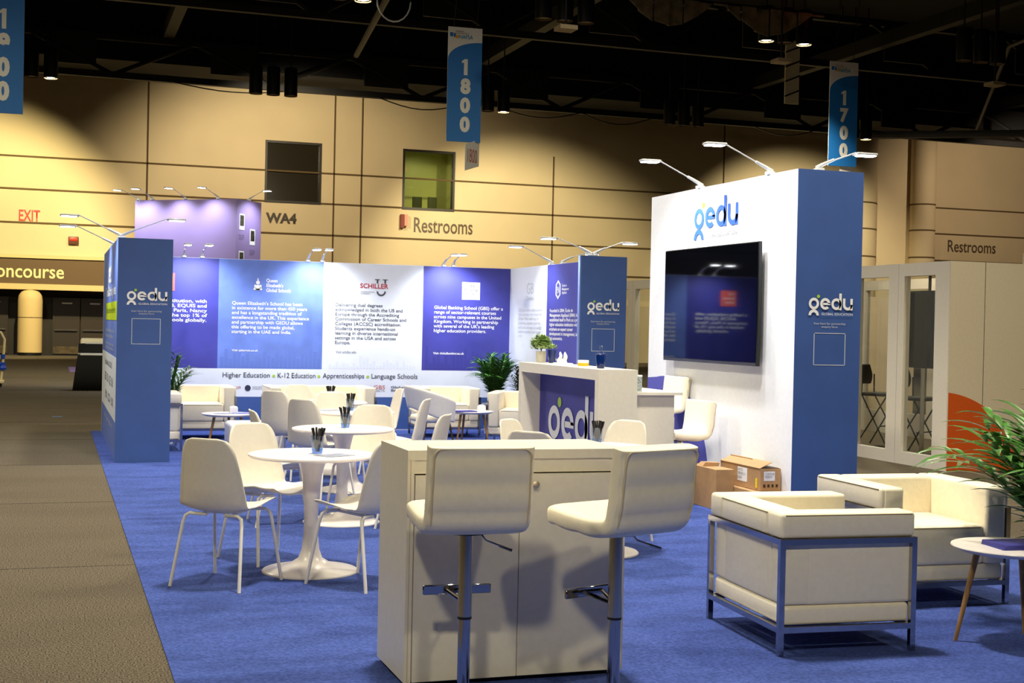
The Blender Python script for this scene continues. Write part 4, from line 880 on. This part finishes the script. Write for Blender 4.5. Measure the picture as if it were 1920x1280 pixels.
# ------------------------------------------------------------------ neighbouring booths on the right
def framed_wall(lab, x, y0, n, pitch=1.0, h=WT, name='glazed_partition', z0=.15, z1=2.28, depth=.09, along='y', solid=()):
    t = thing(name, lab, 'partition', (x, y0, 0))
    for k in range(n):
        a, b = k * pitch, (k + 1) * pitch
        def bx(q, p0, p1, za, zb):
            if along == 'y': q.box(0, depth, p0, p1, za, zb)
            else: q.box(p0, p1, 0, depth, za, zb)
        q = MB(); bx(q, a + .003, a + .27 if k == 0 else a + .2, 0, h); bx(q, b - .12, b - .003, 0, h); i0 = a + (.27 if k == 0 else .2)
        bx(q, i0, b - .12, 0, z0); bx(q, i0, b - .12, z1, h)
        f = q.build('frame', M_FRAMEW, t, 0)
        g_ = MB()
        if along == 'y': g_.box(depth * .45, depth * .55, i0, b - .12, z0, z1)
        else: g_.box(i0, b - .12, depth * .45, depth * .55, z0, z1)
        g_.build('pane', M_GLASS, f, 0)
    return t
framed_wall('white framed glazed partition right of the tall tower', 9.8, 13.14, 10)
fp = thing('orange_arc_wall', 'cream panel wall with an orange quarter circle at right', 'display wall', (9.8, 13.13, 0))
MB().box(0, 3.6, -.0, .01, 0, WT).build('front_panel', M_CREAMW, fp, 0)
MB().prism([(.005, 0.0)] + arc(-.12, -.33, 1.25, 12, 84, 20), (0, -.001, 0), XP, ZP, .002).build('orange_arc', M_ORANGE, fp, 0)
for xx in (.48, 1.48, 2.48): MB().box(xx, xx + .006, -.002, 0, .0, WT).build('panel_joint', M_GAP, fp, 0)
framed_wall('second white framed partition seen through the glass', 12.6, 15.2, 10, z0=.35)
framed_wall('inner cross partition seen through the glass', 9.95, 19.6, 2, along='x', z0=.3)
tag(MB().box(11.5, 16, 13.9, 13.98, 0, 2.62).build('grey_panel_wall', M_CREAMW, None, 0), 'plain cream wall rising behind the orange arc wall', 'display wall')
sc = thing('hanging_screen', 'dark glossy screen inside the glazed booth', 'screen', (10.75, 14.85, 1.6)); MB().box(0, .04, -.75, .75, -.46, .55).build('casing', M_BLACKP, sc, 0); MB().box(-.004, 0, -.73, .73, -.44, .53).build('display', M_SCREEN, sc, 0); MB().tube([(.02, 0, .55), (.02, 0, .82)], .02).build('hanger', M_BLACKM, sc)
MB().tube([(.02, .1, -.46), (.02, .1, -1.6)], .03).build('pole', M_STEEL, sc)
def high_chair(lab, loc, rz):
    t = thing('counter_chair', lab, 'bar stool', loc, rz)
    rows = [[(.21 * math.sin(a) * (.6 + .4 * math.sin(PI * min(1, (v + .12)))), -.2 + .05 * math.cos(a * 1.2) * -1, .86 + .28 * v) for a in [(-1 + 2 * k / 8) * 1.2 for k in range(9)]] for v in [j / 8 for j in range(9)]]
    sheet(rows, .02, 'backrest', M_BLACKM, t); MB().box(-.2, .2, -.18, .22, .70, .75, .02, 3).build('seat', mat('grey_seat', (58, 55, 52), .8), t)
    for sx in (-1, 1):
        MB().tube([(sx * .19, -.18, 1.0), (sx * .2, -.18, .72), (sx * .22, .22, 0)], .011, 8).build('leg', M_BLACKM, t); MB().tube([(sx * .19, .2, .72), (sx * .22, -.24, 0)], .011, 8).build('leg', M_BLACKM, t)
    MB().tube([(-.2, .1, .28), (.2, .1, .28)], .009, 8).build('footrest', M_BLACKM, t); return t
hc = high_chair('black counter chair behind the glass, nearest one', (10.95, 15.3, 0), face((.5, -1)))
dup(hc, (11.1, 16.4, 0), face((.6, -1)), 'black counter chair behind the glass, farther one')
es = thing('wire_base_chair', 'white shell chair on wire legs beyond the second partition', 'chair', (14.0, 18.6, 0), 1.0)
sheet([[(.22 * s, -.2 + .1 * v + .04 * s * s, .45 + .4 * v) for s in (-1, -.6, -.2, .2, .6, 1)] for v in (0, .3, .6, .9, 1)], .012, 'shell', M_PLASTIC, es); MB().box(-.22, .22, -.2, .2, .43, .455, .02).build('seat', M_PLASTIC, es)
for sx in (-1, 1):
    for sy in (-1, 1): MB().tube([(sx * .08, sy * .08, .43), (sx * .22, sy * .22, 0)], .012, 8).build('leg', M_WOOD, es)
t = thing('gold_arch', 'curved gold panel glowing inside the far glazed booth', 'display', (13.6, 22.5, 0))
MB().strip(arc(0, 0, 2.0, 0, 90, 20), arc(0, 0, 2.2, 0, 90, 20), (-1, 0, 0), XP, ZP, .1).build('arch', mat('gold_panel', (214, 160, 60), .5), t)
MB().box(-2.6, 2.6, .3, .4, 0, 2.3).build('backing', mat('peach_panel', (240, 214, 180), .6), t, 0)
spot('booth_lamp', (12.2, 20.6, 2.9), (13.4, 22.7, 1.0), 130, 130, (1, .82, .55), size=.1); spot('booth_lamp', (11.6, 17.2, 3.3), (12.2, 19.5, 0), 90, 140, (1, .82, .55), size=.1)

# ------------------------------------------------------------------ purple tower behind
pt = thing('purple_display_tower', 'tall purple booth tower rising behind the back wall', 'display tower', (0, 0, 0)); PH = 4.3
A, B, C_ = Vector((1.775, 32.46, 0)), Vector((3.872, 30.73, 0)), Vector((4.53, 31.46, 0))
uu = (B - A).normalized(); L1 = (B - A).length; vv = (C_ - B).normalized(); L2 = (C_ - B).length
MB().prism([(0, 0), (L1, 0), (L1, PH), (0, PH)], A + uu.cross(Vector(ZP)) * -.2, uu, ZP, .2).build('wide_face', M_PURPLE, pt, 0)
nf = MB().prism([(0.0, 0), (L2, 0), (L2, PH), (0.0, PH)], B + vv.cross(Vector(ZP)) * -.1, vv, ZP, .1).build('narrow_face', M_PURPLE, pt, 0)
M_PHOTO = mat('photo_print', (60, 56, 46), .5, noise=.9, scale=14)
for x_, z_ in ((.12, 3.62), (.55, 3.3), (.12, 2.78)):
    x_ *= L2
    o = MB().prism([(0, 0), (.2, 0), (.2, .36), (0, .36)], B + vv * x_ + Vector((0, 0, z_)), vv, ZP, .006).build('framed_photo', M_PAPER, nf, 0)
    MB().prism([(.025, .09), (.175, .09), (.175, .33), (.025, .33)], B + vv * x_ + Vector((0, 0, z_)) , vv, ZP, .009).build('photo', M_PHOTO, o, 0)
    text('lettering', 'Visit our stand\nfor programmes\nand partners', B + vv * (x_ - .01) + Vector((0, 0, z_ - .1)) + vv.cross(Vector(ZP)) * .004, vv, ZP, .22, M_GREYP, nf, height=.13)
nrm = uu.cross(Vector(ZP)); nr2 = vv.cross(Vector(ZP))
for i, f in enumerate((.03, .17, .50, .82)):
    p = A + uu * L1 * f; arm_light((p.x, p.y, PH), (nrm.x - .5, nrm.y) if i else (-.9, .1), 'arm light on the purple tower, %s' % ['at its far left end', 'first along the wide face', 'middle of the wide face', 'right part of the wide face'][i], .4, .22, 42, aim=(p.x + nrm.x * .05, p.y + nrm.y * .05, 2.6), grp='arm spotlights on the purple tower')
p = B + vv * .5; arm_light((p.x, p.y, PH), (nr2.x, nr2.y), 'arm light on the purple tower over the photo face', .4, .22, 40, aim=(p.x + nr2.x * .1, p.y + nr2.y * .1, 2.6), grp='arm spotlights on the purple tower')

# ------------------------------------------------------------------ far left: draped counter, chairs, scooter
t = thing('draped_counter', 'black draped counter with a white shelf beyond the left wall', 'counter', (1.05, 30.6, 0))
q = MB(); n = 60
rows = [[(-.52 - .1 * (1 - z) + (1.5) * k / n, -.3 - .015 * (k % 2), z * .76) for k in range(n + 1)] for z in (0, .5, 1)]
sheet(rows, .01, 'pleated_skirt', M_BLACKF, t, 0); MB().box(-.5, .95, -.28, .45, .0, .76).build('table_body', M_BLACKF, t, 0); MB().box(-.47, 1.0, -.32, .45, .76, .80).build('white_shelf', M_PAPER, t, 0); MB().box(-.5, 1.0, -.1, .45, .8, 1.0).build('upper_tier', M_BLACKF, t, 0)
MB().box(-.36, .3, -.05, .0, 1.0, 1.03).build('table_items', M_PAPER, t, 0)
t = thing('cream_easy_chair', 'cream armchair beside the black draped counter', 'armchair', (1.22, 45.2, .006)); MB().box(-.42, -.24, -.4, .4, .2, .72, .06, 3).build('armrest', M_LEATH, t); MB().box(-.24, .5, -.35, .45, .2, .5, .05).build('seat', M_LEATH, t); MB().box(-.35, .5, .3, .5, .5, .9, .08, 3).build('backrest', M_LEATH, t); MB().box(-.4, -.34, -.38, -.32, 0, .2).build('leg', M_BLACKM, t)
oc = thing('black_office_chair', 'black office chair back above the draped counter, left one', 'chair', (1.55, 36.0, 0), 0, 'black office chairs behind the draped counter')
sheet([[(.28 * math.sin(a), .05 * math.cos(a), .6 + .5 * v - .12 * (a / 1.5) ** 4) for a in [(-1 + 2 * k / 8) * 1.4 for k in range(9)]] for v in (0, .25, .5, .75, 1)], .04, 'backrest', M_BLACKF, oc); MB().box(-.26, .26, -.45, .05, .45, .54, .03).build('seat', M_BLACKF, oc); MB().tube([(0, -.2, .05), (0, -.2, .45)], .03).build('post', M_BLACKM, oc); MB().lathe([(.28, 0), (.05, .06), (.001, .06)], 5).build('base', M_BLACKM, oc)
dup(oc, (2.2, 37.0, 0), .2, 'black office chair back above the draped counter, right one')
flat('purple_mat', .95, 42.6, .0, .9, 4.2, 0, mat('purple_carpet', (120, 100, 170), .9), 'strip of purple carpet beyond the draped counter', 'carpet', .006)
flat('blue_tape', .0985, 22.36, .0, .15, .12, 0, mat('blue_tape', (70, 130, 190), .5), 'small square of blue tape on the grey hall carpet', 'tape')
t = thing('floor_cart', 'cream and blue bent-pole cart at the left edge', 'cart', (-1.14, 31.7, 0))
MB().tube([(-.35, 0, 1.18), (-.1, 0, 1.24), (.08, 0, 1.2), (.16, 0, 1.05), (.13, 0, .5), (.1, 0, .15)], .028, 10).build('pole', M_SCOOT, t); MB().box(-.5, .16, -.2, .2, .09, .15, .01).build('platform', M_SCOOT, t)
MB().tube([(.13, 0, .62), (.13, 0, .72)], .045).build('blue_clamp', M_BLUEPL, t); MB().lathe([(.001, .36), (.08, .38), (.09, .42), (.06, .47), (.07, .53), (.001, .56)], 16, .12, 0).build('blue_knob', M_BLUEPL, t)
for sx in (-.4, .08): MB().tube([(sx, -.14, .045), (sx, -.1, .045)], .045, 14).build('wheel', M_BLACKM, t)
